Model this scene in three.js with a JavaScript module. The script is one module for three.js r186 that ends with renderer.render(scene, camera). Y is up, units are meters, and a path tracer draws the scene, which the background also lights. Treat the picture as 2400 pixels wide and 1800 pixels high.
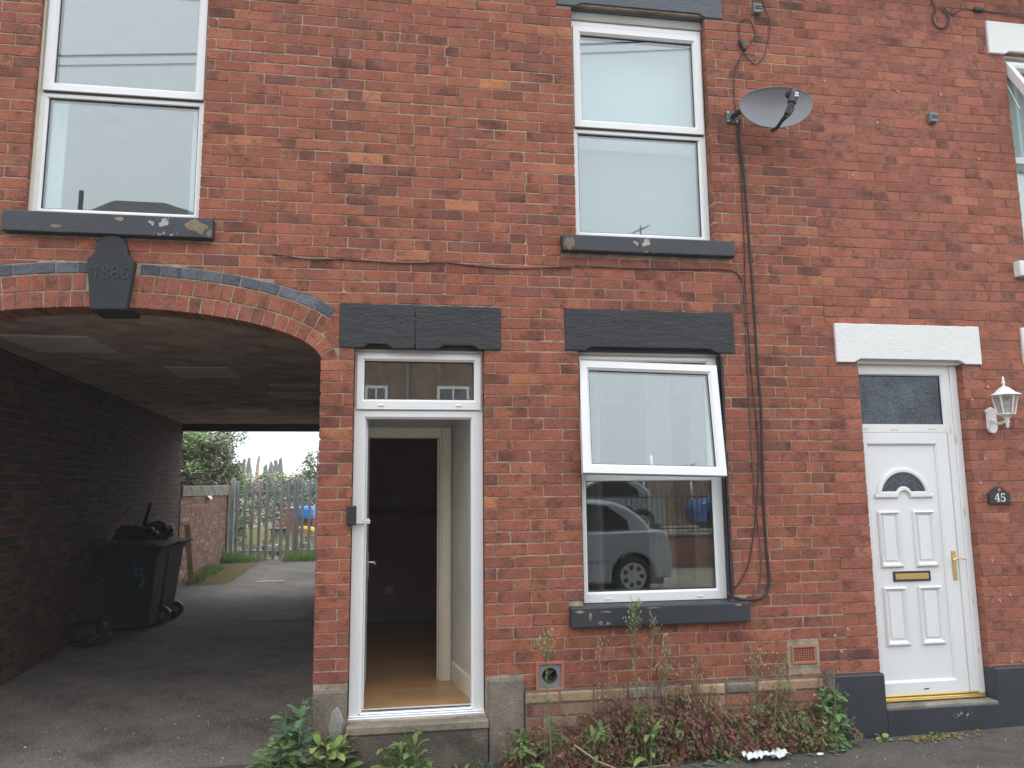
import * as THREE from 'three';
import { mergeGeometries } from 'three/addons/utils/BufferGeometryUtils.js';
import { TextGeometry } from 'three/addons/geometries/TextGeometry.js';
import { FontLoader } from 'three/addons/loaders/FontLoader.js';
import { RoundedBoxGeometry } from 'three/addons/geometries/RoundedBoxGeometry.js';

// ------------------------------------------------------------------ camera, sky, sun, exposure
const scene = new THREE.Scene();
const camera = new THREE.PerspectiveCamera(53.65, 4 / 3, 0.05, 900);
camera.position.set(0, 1.7, 5.15);
camera.rotation.order = 'YXZ';
camera.rotation.set(7.945 * Math.PI / 180, -8.882 * Math.PI / 180, -0.5525 * Math.PI / 180);
scene.add(camera);
const renderer = new THREE.WebGLRenderer();
renderer.toneMapping = THREE.LinearToneMapping;
renderer.toneMappingExposure = 1.68;
renderer.shadowMap.enabled = true;
const SUN = new THREE.Vector3(-0.35, 0.8, -0.5).normalize();
{ // overcast sky: zenith about three times the horizon, a broad faint glow round the hidden sun
  const W = 256, H = 128, d = new Float32Array(W * H * 4);
  for (let j = 0; j < H; j++) for (let i = 0; i < W; i++) {
    const up = ((j + 0.5) / H - 0.5) * Math.PI, a = ((i + 0.5) / W - 0.5) * 2 * Math.PI;
    const y = Math.sin(up), x = Math.cos(a) * Math.cos(up), z = Math.sin(a) * Math.cos(up);
    const c = x * SUN.x + y * SUN.y + z * SUN.z;
    let L = (1 + 0.7 * Math.max(0, y)) / 1.7 * 1.9 + 0.25 * Math.exp((c - 1) * 5);
    L *= 1 + 0.05 * Math.sin(x * 7 + 2 * Math.sin(z * 5)) * Math.cos(z * 6 + y * 4);
    if (y < 0) L = 0.25;
    const k = (j * W + i) * 4;
    d[k] = L * 0.92; d[k + 1] = L * 1.0; d[k + 2] = L * 1.08; d[k + 3] = 1;
  }
  const t = new THREE.DataTexture(d, W, H, THREE.RGBAFormat, THREE.FloatType);
  t.mapping = THREE.EquirectangularReflectionMapping; t.magFilter = THREE.LinearFilter; t.needsUpdate = true;
  scene.background = t; scene.environment = t;
}
const sun = new THREE.DirectionalLight(new THREE.Color(1, 0.96, 0.9), 1.2);
sun.position.copy(SUN).multiplyScalar(60); sun.castShadow = true; sun.shadow.radius = 45;
Object.assign(sun.shadow.camera, { left: -40, right: 40, top: 40, bottom: -40, near: 1, far: 150 });
scene.add(sun, sun.target);
scene.fog = new THREE.FogExp2(new THREE.Color(1, 0.975, 0.94), 0.002);

// ------------------------------------------------------------------ helpers
let seed = 7;
const rnd = () => { seed = (seed + 0x6d2b79f5) | 0; let t = Math.imul(seed ^ (seed >>> 15), 1 | seed); t = (t + Math.imul(t ^ (t >>> 7), 61 | t)) ^ t; return ((t ^ (t >>> 14)) >>> 0) / 4294967296; };
const R = (a, b) => a + (b - a) * rnd();
const lerp = (a, b, t) => a + (b - a) * t, clamp = (x, a = 0, b = 1) => Math.min(b, Math.max(a, x));
const sm = (a, b, x) => { const t = clamp((x - a) / (b - a)); return t * t * (3 - 2 * t); };
const V = (x, y, z) => new THREE.Vector3(x, y, z);
const C = (r, g, b) => new THREE.Color().setRGB(r, g, b);

class MB { // collects faces; uv in metres from the face's plane; optional matrix
  constructor() { this.p = []; this.u = []; this.c = []; this.m = null; this.col = [1, 1, 1]; this.off = [0, 0]; }
  tri(a, b, c, ua, ub, uc) {
    if (!ua) {
      const n = V(b[0] - a[0], b[1] - a[1], b[2] - a[2]).cross(V(c[0] - a[0], c[1] - a[1], c[2] - a[2]));
      const x = Math.abs(n.x), y = Math.abs(n.y), z = Math.abs(n.z), o = this.off;
      const f = z >= x && z >= y ? (p) => [p[0] + o[0], p[1] + o[1]] : y >= x ? (p) => [p[0] + o[0], p[2] + o[1]] : (p) => [p[2] + o[0], p[1] + o[1]];
      ua = f(a); ub = f(b); uc = f(c);
    }
    for (const q of [a, b, c]) { if (this.m) { const v = V(...q).applyMatrix4(this.m); this.p.push(v.x, v.y, v.z); } else this.p.push(q[0], q[1], q[2]); this.c.push(...this.col); }
    this.u.push(...ua, ...ub, ...uc);
    return this;
  }
  quad(a, b, c, d) { this.tri(a, b, c); return this.tri(a, c, d); }
  box(x0, x1, y0, y1, z0, z1, b = 0) {
    if (!b) {
      const P = [[x0, y0, z0], [x1, y0, z0], [x1, y1, z0], [x0, y1, z0], [x0, y0, z1], [x1, y0, z1], [x1, y1, z1], [x0, y1, z1]];
      for (const [i, j, k, l] of [[4, 5, 6, 7], [1, 0, 3, 2], [5, 1, 2, 6], [0, 4, 7, 3], [7, 6, 2, 3], [0, 1, 5, 4]]) this.quad(P[i], P[j], P[k], P[l]);
      return this;
    }
    // chamfered box
    const xs = [x0, x1], ys = [y0, y1], zs = [z0, z1], s = [1, -1];
    const px = (i, j, k) => [xs[i], ys[j] + s[j] * b, zs[k] + s[k] * b], py = (i, j, k) => [xs[i] + s[i] * b, ys[j], zs[k] + s[k] * b], pz = (i, j, k) => [xs[i] + s[i] * b, ys[j] + s[j] * b, zs[k]];
    const ord = (flip, l) => { if (flip) l.reverse(); this.quad(...l); };
    for (const i of [0, 1]) { ord(!i, [px(i, 0, 1), px(i, 0, 0), px(i, 1, 0), px(i, 1, 1)]); ord(!i, [py(0, i, 1), py(1, i, 1), py(1, i, 0), py(0, i, 0)]); ord(!i, [pz(0, 0, i), pz(1, 0, i), pz(1, 1, i), pz(0, 1, i)]); }
    for (const i of [0, 1]) for (const j of [0, 1]) {
      ord(i !== j, [px(i, j, 0), py(i, j, 0), py(i, j, 1), px(i, j, 1)]);
      ord(i === j, [px(i, 0, j), pz(i, 0, j), pz(i, 1, j), px(i, 1, j)]);
      ord(i !== j, [pz(0, i, j), pz(1, i, j), py(1, i, j), py(0, i, j)].reverse());
      for (const k of [0, 1]) { const l = [px(i, j, k), py(i, j, k), pz(i, j, k)]; if ((i + j + k) % 2 === 0) l.reverse(); this.tri(...l); }
    }
    return this;
  }
  // rectangular ring of section: outer rectangle, widths l r b t, front z, back z, inner chamfer
  ring(x0, x1, y0, y1, w, zf, zb, ch = 0.01, oc = 0.003) {
    const [l, r, b, t] = Array.isArray(w) ? w : [w, w, w, w];
    const rect = (k, z, c) => { const f = k; return [[x0 + l * f + c, y0 + b * f + c, z], [x1 - r * f - c, y0 + b * f + c, z], [x1 - r * f - c, y1 - t * f - c, z], [x0 + l * f + c, y1 - t * f - c, z]]; };
    const prof = [rect(0, zb, 0), rect(0, zf - oc, 0), rect(0, zf, oc), rect(1, zf, -ch), rect(1, zf - ch, 0), rect(1, zb, 0)];
    for (let k = 0; k < prof.length - 1; k++) for (let i = 0; i < 4; i++) { const j = (i + 1) % 4; this.quad(prof[k][i], prof[k][j], prof[k + 1][j], prof[k + 1][i]); }
    for (let i = 0; i < 4; i++) { const j = (i + 1) % 4; this.quad(prof[5][i], prof[5][j], prof[0][j], prof[0][i]); }
    return this;
  }
  // convex outline (counter-clockwise, x y) with a bevelled front at z = zf and sides back to zb
  slab(o, zf, zb, bev = 0.003, jit = 0) {
    const n = o.length; let cx = 0, cy = 0; for (const q of o) { cx += q[0] / n; cy += q[1] / n; }
    const ins = o.map(([x, y]) => { const dx = cx - x, dy = cy - y, L = Math.hypot(dx, dy) || 1, sx = Math.sign(dx) * Math.min(Math.abs(dx), bev), sy = Math.sign(dy) * Math.min(Math.abs(dy), bev); return [x + (Math.abs(dx) > L * 0.06 ? sx : 0), y + (Math.abs(dy) > 0.004 ? sy : 0)]; });
    const f = ins.map((q) => [q[0], q[1], zf + (jit ? R(-jit, jit) : 0)]), m = o.map((q) => [q[0], q[1], zf - bev * 0.8]), k = o.map((q) => [q[0], q[1], zb]);
    const c = [cx, cy, zf];
    for (let i = 0; i < n; i++) { const j = (i + 1) % n; if (n > 4) this.tri(c, f[i], f[j]); this.quad(m[i], m[j], f[j], f[i]); this.quad(k[i], k[j], m[j], m[i]); }
    if (n <= 4) { this.tri(f[0], f[1], f[2]); if (n === 4) this.tri(f[0], f[2], f[3]); }
    return this;
  }
  tube(pts, r, seg = 6, taper = null) { // straight-segment tube through points
    let prev = null;
    const P = pts.map((q) => V(...q));
    for (let i = 0; i < P.length; i++) {
      const d = P[Math.min(i + 1, P.length - 1)].clone().sub(P[Math.max(i - 1, 0)]).normalize();
      const a = Math.abs(d.y) < 0.9 ? V(0, 1, 0) : V(1, 0, 0), s = a.clone().cross(d).normalize(), t = d.clone().cross(s);
      const rr = taper ? lerp(r, taper, i / (P.length - 1)) : r, ringp = [];
      for (let k = 0; k < seg; k++) { const g = k / seg * 2 * Math.PI; const q = P[i].clone().addScaledVector(s, Math.cos(g) * rr).addScaledVector(t, Math.sin(g) * rr); ringp.push([q.x, q.y, q.z]); }
      if (prev) for (let k = 0; k < seg; k++) { const l = (k + 1) % seg; this.quad(prev[k], prev[l], ringp[l], ringp[k]); }
      else for (let k = 1; k < seg - 1; k++) this.tri(ringp[0], ringp[k + 1], ringp[k]);
      prev = ringp;
    }
    for (let k = 1; k < seg - 1; k++) this.tri(prev[0], prev[k], prev[k + 1]);
    return this;
  }
  geo() {
    const g = new THREE.BufferGeometry();
    g.setAttribute('position', new THREE.Float32BufferAttribute(this.p, 3));
    g.setAttribute('uv', new THREE.Float32BufferAttribute(this.u, 2));
    g.setAttribute('color', new THREE.Float32BufferAttribute(this.c, 3));
    g.computeVertexNormals();
    return g;
  }
  build(name, mat, parent) { return put(name, this.geo(), mat, parent); }
}
const used = new Map(), bases = new Map();
const numbered = (n) => { const k = used.get(n) ?? 0; used.set(n, k + 1); return k ? `${n}_${String(k).padStart(3, '0')}` : n; };
function put(name, geo, mat, parent = scene) {
  const m = new THREE.Mesh(geo, mat); m.name = numbered(name); m.castShadow = m.receiveShadow = true;
  if (bases.has(parent)) m.position.copy(bases.get(parent)).negate();
  parent.add(m); return m;
}
function group(name, parent) { const g = new THREE.Group(); g.name = numbered(name); if (bases.has(parent)) g.position.copy(bases.get(parent)).negate(); parent.add(g); return g; }
// a thing whose parts are given in world coordinates, based at (x, y, z)
function thing(name, label, category, at = [0, 0, 0], grp) { const g = new THREE.Group(); g.name = numbered(name); scene.add(g); g.position.set(...at); bases.set(g, V(...at)); return tag(g, label, category, grp); }
function tag(o, label, category, grp, kind) { Object.assign(o.userData, { label, category }); if (grp) o.userData.group = grp; if (kind) o.userData.kind = kind; return o; }
function struct(o, label) { o.userData.kind = 'structure'; if (label) o.userData.label = label; return o; }
const stuff = (o) => { o.userData.kind = 'stuff'; return o; };
function tubeGeo(pts, r, seg = 6, div = 6) { return new THREE.TubeGeometry(new THREE.CatmullRomCurve3(pts.map((q) => V(...q)), false, 'centripetal'), (pts.length - 1) * div, r, seg); }
const at = (g, x, y, z, rx = 0, ry = 0, rz = 0) => g.applyMatrix4(new THREE.Matrix4().compose(V(x, y, z), new THREE.Quaternion().setFromEuler(new THREE.Euler(rx, ry, rz)), V(1, 1, 1)));

// ------------------------------------------------------------------ textures
function lattice(n, s) { let q = s; const r = () => { q = (Math.imul(q, 1664525) + 1013904223) | 0; return (q >>> 0) / 4294967296; }; return Float32Array.from({ length: n * n }, r); }
function fbm(S, n0, oct, s, gain = 0.5) { // tileable, 0..1
  const out = new Float32Array(S * S); let amp = 1, tot = 0;
  for (let o = 0, n = n0; o < oct && n <= S; o++, n *= 2, amp *= gain) {
    const g = lattice(n, s * 31 + o * 977 + 13); tot += amp;
    for (let y = 0; y < S; y++) { const v = y / S * n, j = Math.floor(v), fy = v - j, ty = fy * fy * (3 - 2 * fy), j1 = (j + 1) % n; for (let x = 0; x < S; x++) { const u = x / S * n, i = Math.floor(u), fx = u - i, tx = fx * fx * (3 - 2 * fx), i1 = (i + 1) % n; out[y * S + x] += amp * lerp(lerp(g[j * n + i], g[j * n + i1], tx), lerp(g[j1 * n + i], g[j1 * n + i1], tx), ty); } }
  }
  for (let k = 0; k < out.length; k++) out[k] = clamp((out[k] / tot - 0.5) * 1.6 + 0.5);
  return out;
}
const toS = (x) => { x = clamp(x); return Math.round(255 * (x <= 0.0031308 ? x * 12.92 : 1.055 * Math.pow(x, 1 / 2.4) - 0.055)); };
function tex(S, f, srgb = true, metres = 1) {
  const d = new Uint8Array(S * S * 4);
  for (let k = 0; k < S * S; k++) { const c = f(k, k % S, Math.floor(k / S)), a = Array.isArray(c) ? c : [c, c, c]; for (let i = 0; i < 3; i++) d[k * 4 + i] = srgb ? toS(a[i]) : Math.round(255 * clamp(a[i])); d[k * 4 + 3] = 255; }
  const t = new THREE.DataTexture(d, S, S, THREE.RGBAFormat); t.wrapS = t.wrapT = THREE.RepeatWrapping; t.magFilter = THREE.LinearFilter; t.minFilter = THREE.LinearMipmapLinearFilter;
  if (srgb) t.colorSpace = THREE.SRGBColorSpace; t.repeat.set(1 / metres, 1 / metres); t.needsUpdate = true; return t;
}
const S5 = 512;
const nA = fbm(S5, 4, 7, 1, 0.62), nB = fbm(S5, 16, 5, 2, 0.6), nC = fbm(S5, 64, 4, 3, 0.7), nD = fbm(S5, 6, 6, 4, 0.55), nE = fbm(S5, 128, 3, 5, 0.8);
const brickMap = tex(S5, (k) => {
  const v = 0.6 + 0.42 * nA[k] + 0.24 * (nB[k] - 0.5) + 0.2 * (nE[k] - 0.5), soot = sm(0.52, 0.8, nD[k]) * 0.45 + sm(0.66, 0.8, nB[k]) * 0.2, pit = nC[k] > 0.83 ? 0.5 : 0, pale = sm(0.78, 0.95, nB[k]) * 0.12;
  const w = v * (1 - soot) * (1 - pit); return [w + pale, w * (1 + 0.12 * (nD[k] - 0.5)) + pale * 0.9 , w * (1 + 0.25 * soot) + pale * 0.85];
}, true, 0.9);
const brickBump = tex(S5, (k) => 0.5 + 0.35 * (nB[k] - 0.5) + 0.5 * (nE[k] - 0.5) - (nC[k] > 0.84 ? 0.35 : 0), false, 0.9);
const mortarMap = tex(S5, (k) => { const v = 0.66 + 0.4 * (nB[k] - 0.5) + 0.36 * (nE[k] - 0.5), s = sm(0.5, 0.8, nD[k]) * 0.3; return [v * (1 - s), v * (1 - s), v * (1 - s)]; }, true, 0.7);
const asphMap = tex(S5, (k) => { const g = nE[k], v = 0.46 + 0.36 * (g - 0.5) + 0.36 * (nC[k] - 0.5) + 0.25 * (nA[k] - 0.5); return g > 0.93 ? [0.95, 0.92, 0.86] : [v, v * 0.985, v * 0.96]; }, true, 0.8);
const asphBump = tex(S5, (k) => 0.5 * nE[k] + 0.5 * nC[k], false, 0.8);
const grainMap = tex(S5, (k) => { const v = 0.82 + 0.2 * (nA[k] - 0.5) + 0.1 * (nE[k] - 0.5); return [v, v, v]; }, true, 1.3);
const softMap = tex(S5, (k) => { const v = 0.955 + 0.05 * (nA[k] - 0.5) + 0.02 * (nE[k] - 0.5); return [v, v, v]; }, true, 1.7);
const obscure = tex(S5, (k) => { const v = 0.5 + 0.9 * (nC[k] - 0.5) * nB[k] * 1.6 + 0.5 * (nA[k] - 0.5); return [v * 0.9, v, v * 1.1]; }, true, 0.6);
const stoneMap = tex(S5, (k) => { const v = 0.62 + 0.5 * (nA[k] - 0.5) + 0.3 * (nE[k] - 0.5), m = sm(0.6, 0.8, nD[k]) * 0.35; return [v * (1 - m), v * (1 - m * 0.92), v * (1 - m * 1.05)]; }, true, 0.8);
const hewnBump = tex(S5, (k, x, y) => { const kk = (y * S5 + ((x * 0.35 | 0) + 40) % S5); return 0.6 * nB[kk] + 0.4 * nC[kk]; }, false, 0.8);
// dark gloss paint on stone: chips show pale old paint, a few buff stone
const paintMap = tex(S5, (k, x, y) => { const n = nA[(k * 7 + 991) % (S5 * S5)] * 0 + nD[k], c = nB[k]; const e = Math.max(0, nC[k] - 0.5) * 0.12; if (n + e > 0.86 && c > 0.45) return c > 0.62 ? [0.36, 0.31, 0.25] : [0.24, 0.245, 0.25]; const v = 0.03 + 0.014 * (nA[k] - 0.5) + 0.01 * (nE[k] - 0.5); return [v * 0.9, v, v * 1.18]; }, true, 1.1);
const paintBump = tex(S5, (k) => (nD[k] + Math.max(0, nC[k] - 0.5) * 0.12 > 0.86 ? 0.2 : 0.8) + 0.3 * (nE[k] - 0.5) + 0.3 * (nB[k] - 0.5), false, 1.1);
const woodMap = tex(S5, (k, x, y) => { const row = Math.floor(y / 73), h = ((row * 7919) % 13) / 13, kk = ((y * 3) % S5) * S5 + ((x * 0.4 | 0) + row * 97) % S5; const v = 0.8 + 0.3 * (nA[kk] - 0.5) + 0.18 * (nE[((y * 5) % S5) * S5 + (x >> 3)] - 0.5) + 0.12 * (h - 0.5); const j = y % 73 < 1 ? 0.6 : 1; return [0.5 * v * j, 0.27 * v * j, 0.12 * v * j]; }, true, 1.35);

// ------------------------------------------------------------------ materials
const std = (o) => new THREE.MeshStandardMaterial({ side: THREE.DoubleSide, roughness: 0.9, ...o });
const M = {
  brick: std({ color: C(0.87, 0.885, 0.75), vertexColors: true, map: brickMap, bumpMap: brickBump, bumpScale: 0.006, roughness: 0.92 }),
  mortar: std({ color: C(0.45, 0.35, 0.25), map: mortarMap, bumpMap: brickBump, bumpScale: 0.003 }),
  mortarRed: std({ color: C(0.32, 0.165, 0.125), map: mortarMap, bumpMap: brickBump, bumpScale: 0.003 }),
  mortarDark: std({ color: C(0.2, 0.15, 0.12), map: mortarMap }),
  upvc: new THREE.MeshPhysicalMaterial({ side: THREE.DoubleSide, color: C(0.75, 0.73, 0.71), roughness: 0.35, map: softMap, clearcoat: 0.2, clearcoatRoughness: 0.3 }),
  gasket: std({ color: C(0.02, 0.02, 0.022), roughness: 0.6 }),
  glass: new THREE.MeshPhysicalMaterial({ color: C(0.9, 0.96, 0.94), transmission: 1, thickness: 0, roughness: 0.0, ior: 2.1 }),
  frosted: new THREE.MeshPhysicalMaterial({ side: THREE.DoubleSide, color: C(0.1, 0.115, 0.135), map: obscure, roughness: 0.38, ior: 1.6, bumpMap: brickBump, bumpScale: 0.006 }),
  paint: std({ map: paintMap, bumpMap: paintBump, bumpScale: 0.003, roughness: 0.5 }),
  paintHewn: std({ color: C(0.022, 0.0215, 0.025), map: grainMap, bumpMap: hewnBump, bumpScale: 0.006, roughness: 0.62 }),
  paintPlain: std({ color: C(0.022, 0.023, 0.028), map: grainMap, bumpMap: brickBump, bumpScale: 0.004, roughness: 0.75 }),
  white: std({ color: C(0.75, 0.73, 0.70), map: softMap, bumpMap: brickBump, bumpScale: 0.004, roughness: 0.75 }),
  stone: std({ color: C(0.27, 0.21, 0.165), map: stoneMap, bumpMap: brickBump, bumpScale: 0.008 }),
  chip: std({ color: C(0.36, 0.26, 0.16), map: stoneMap, bumpMap: brickBump, bumpScale: 0.006 }),
  terracotta: std({ color: C(0.42, 0.15, 0.09), map: grainMap, bumpMap: brickBump, bumpScale: 0.002 }),
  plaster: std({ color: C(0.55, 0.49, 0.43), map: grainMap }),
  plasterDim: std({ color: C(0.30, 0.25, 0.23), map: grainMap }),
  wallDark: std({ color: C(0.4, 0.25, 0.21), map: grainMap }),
  rail: std({ color: C(0.05, 0.045, 0.05), roughness: 0.6 }),
  cream: std({ color: C(0.72, 0.64, 0.5), roughness: 0.45, map: grainMap }),
  laminate: std({ map: woodMap, roughness: 0.34 }),
  ceiling: std({ color: C(0.66, 0.52, 0.42), map: stoneMap, roughness: 0.95 }),
  board: std({ color: C(0.75, 0.68, 0.62), map: grainMap, roughness: 0.9 }),
  beam: std({ color: C(0.045, 0.045, 0.05), map: grainMap, roughness: 0.7 }),
  asphalt: std({ vertexColors: true, map: asphMap, bumpMap: asphBump, bumpScale: 0.006, roughness: 0.88 }),
  grey: std({ color: C(0.2, 0.2, 0.21), map: grainMap, roughness: 0.55 }),
  dish: std({ color: C(0.15, 0.143, 0.15), roughness: 0.6 }),
  black: std({ color: C(0.018, 0.018, 0.02), roughness: 0.5 }),
  cable: std({ color: C(0.022, 0.018, 0.017), roughness: 0.6 }),
  cableBrown: std({ color: C(0.11, 0.05, 0.035), roughness: 0.6 }),
  brass: std({ color: C(0.72, 0.52, 0.22), metalness: 0.9, roughness: 0.3 }),
  gold: std({ color: C(0.62, 0.42, 0.13), metalness: 0.7, roughness: 0.4, map: grainMap }),
  alu: std({ color: C(0.75, 0.75, 0.76), metalness: 0.7, roughness: 0.4 }),
  steel: std({ color: C(0.55, 0.55, 0.57), metalness: 0.8, roughness: 0.35 }),
  galv: std({ color: C(0.3, 0.31, 0.32), metalness: 0.1, roughness: 0.6, map: grainMap }),
  concrete: std({ color: C(0.36, 0.31, 0.25), map: stoneMap, bumpMap: brickBump, bumpScale: 0.005 }),
  slate: std({ color: C(0.17, 0.16, 0.165), map: stoneMap, roughness: 0.8 }),
  leaf: new THREE.MeshPhysicalMaterial({ side: THREE.DoubleSide, vertexColors: true, transmission: 0.3, thickness: 0, roughness: 0.75 }),
  stem: std({ vertexColors: true, roughness: 0.8 }),
  paper: std({ color: C(0.66, 0.65, 0.64), roughness: 0.9 }),
  wood: std({ color: C(0.46, 0.34, 0.23), map: grainMap }),
  curtain: new THREE.MeshPhysicalMaterial({ side: THREE.DoubleSide, color: C(0.12, 0.08, 0.075), transmission: 0.2, thickness: 0, roughness: 1 }),
  paleWall: std({ color: C(0.62, 0.72, 0.76), map: softMap }),  // blue tint stands in for the teal of the coated glass reflection
  blind: new THREE.MeshPhysicalMaterial({ side: THREE.DoubleSide, color: C(0.42, 0.5, 0.53), transmission: 0.3, thickness: 0, roughness: 1 }),  // teal puts the coated glass reflection tint into the blind colour
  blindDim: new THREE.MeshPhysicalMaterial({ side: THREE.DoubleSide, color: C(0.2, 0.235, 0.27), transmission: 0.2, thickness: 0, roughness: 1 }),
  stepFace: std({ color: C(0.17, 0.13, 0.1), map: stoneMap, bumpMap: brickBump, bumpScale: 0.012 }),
  step: std({ color: C(0.31, 0.25, 0.185), map: stoneMap, bumpMap: brickBump, bumpScale: 0.008 }),
  net: new THREE.MeshPhysicalMaterial({ side: THREE.DoubleSide, color: C(0.72, 0.78, 0.78), transmission: 0.35, thickness: 0, roughness: 1 }),
};
const solid = (r, g, b, o = {}) => std({ color: C(r, g, b), ...o });
const serif = await new FontLoader().loadAsync('fonts/droid/droid_serif_regular.typeface.json');
const sans = await new FontLoader().loadAsync('fonts/droid/droid_sans_regular.typeface.json');
function text(str, font, size, depth, x, y, z, parent, mat, name) { const g = new TextGeometry(str, { font, size, depth, curveSegments: 5, bevelEnabled: false }); g.computeBoundingBox(); const b = g.boundingBox; g.translate(x - (b.min.x + b.max.x) / 2, y - (b.min.y + b.max.y) / 2, z); return put(name, g, mat, parent); }

// ------------------------------------------------------------------ ground
const gy = (x, z) => { // height of the paved ground
  const front = clamp(-0.085 + 0.015 * (x + 0.5), -0.16, 0.05), inn = z > -9 ? 0.08 : lerp(0.08, 0.2, sm(-9, -13, z));
  const inPassage = x < -0.45 ? 1 : 0;
  return lerp(front, inn, inPassage * sm(0.4, -2.2, z));
};
function sheet(x0, x1, z0, z1, nx, nz, yf, colf) {
  const g = new THREE.PlaneGeometry(1, 1, nx, nz), p = g.attributes.position, u = g.attributes.uv, c = new Float32Array(p.count * 3);
  for (let i = 0; i < p.count; i++) {
    const x = lerp(x0, x1, p.getX(i) + 0.5), z = lerp(z0, z1, 0.5 - p.getY(i));
    p.setXYZ(i, x, yf(x, z), z); u.setXY(i, x, z); c.set(colf(x, z), i * 3);
  }
  g.setAttribute('color', new THREE.BufferAttribute(c, 3)); g.computeVertexNormals(); return g;
}
const pick = (a, x, z, m) => a[((Math.floor(z / m * S5) % S5 + S5) % S5) * S5 + ((Math.floor(x / m * S5) % S5 + S5) % S5)];
const floorY = (x, z) => gy(Math.min(x, -0.5), z) + 0.012 * (pick(nA, x, z, 4) - 0.5) * sm(0, -2, z) + (z < -13 ? -0.06 * (-13 - z) : 0); // worn passage floor
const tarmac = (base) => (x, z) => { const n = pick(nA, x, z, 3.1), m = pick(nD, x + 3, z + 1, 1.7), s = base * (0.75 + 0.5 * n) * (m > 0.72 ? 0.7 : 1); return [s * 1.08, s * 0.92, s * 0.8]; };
struct(put('ground', sheet(-300, 300, -600, 60, 30, 30, (x, z) => z < -13.5 ? lerp(-0.25, 0.12, sm(-13.5, -14, z)) : -0.25, () => [0.2, 0.17, 0.11]), std({ vertexColors: true, map: stoneMap })));
struct(put('road', sheet(-20, 20, 1.95, 6.1, 60, 24, () => -0.2, tarmac(0.13)), M.asphalt));
struct(put('far_pavement', new MB().box(-20, 20, -0.3, -0.04, 6.6, 20).geo(), M.concrete));
{ const g = sheet(-12, 12, 1.8, -0.32, 160, 20, gy, tarmac(0.155)); struct(put('pavement', g, M.asphalt)); }
{ const k = new MB(); for (let x = -12; x < 12; x += 0.9) k.box(x + 0.004, x + 0.896, -0.3, gy(x + 0.45, 1.9) + 0.006, 1.8, 1.94, 0.012); struct(put('kerb', k.geo(), M.concrete)); }
{
  const g = sheet(-4.6, -0.3, -0.3, -14, 44, 150, floorY, (x, z) => tarmac(lerp(0.3, 0.17, sm(-6.5, -9, z)))(x, z)); // driveway tarmac of the passage, base colour darker towards the yard
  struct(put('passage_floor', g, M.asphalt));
}

// ------------------------------------------------------------------ brickwork
const BED = 0.0775, STR = 0.2295, TOP = 2.97, CAM = camera.position;
const tintA = (r = rnd()) => { const v = R(0.9, 1.1), c = r < 0.62 ? [0.40, 0.125, 0.082] : r < 0.82 ? [0.36, 0.113, 0.08] : r < 0.91 ? [0.31, 0.103, 0.08] : r < 0.96 ? [0.44, 0.152, 0.095] : r < 0.98 ? [0.255, 0.094, 0.075] : [0.5, 0.18, 0.1]; return c.map((q) => q * v); };
const tintB = (r = rnd()) => { const v = R(0.9, 1.1), c = r < 0.65 ? [0.44, 0.143, 0.1] : r < 0.87 ? [0.4, 0.13, 0.094] : r < 0.96 ? [0.47, 0.17, 0.115] : [0.34, 0.115, 0.088]; return c.map((q) => q * v); };
function brickOutline(xa, xb, ya, yb, chip = 1) {
  const j = () => R(-0.0014, 0.0014), c = () => (rnd() < 0.07 ? R(0.008, 0.02) : R(0.0025, 0.006)) * chip;
  const a = Math.min(c(), (xb - xa) / 3), b = Math.min(c(), (xb - xa) / 3), d = Math.min(c(), (xb - xa) / 3), e = Math.min(c(), (xb - xa) / 3);
  return [[xa + a, ya + j()], [xb - b, ya + j()], [xb + j(), ya + b], [xb + j(), yb - d], [xb - d, yb + j()], [xa + e, yb + j()], [xa + j(), yb - e], [xa + j(), ya + a]];
}
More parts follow.
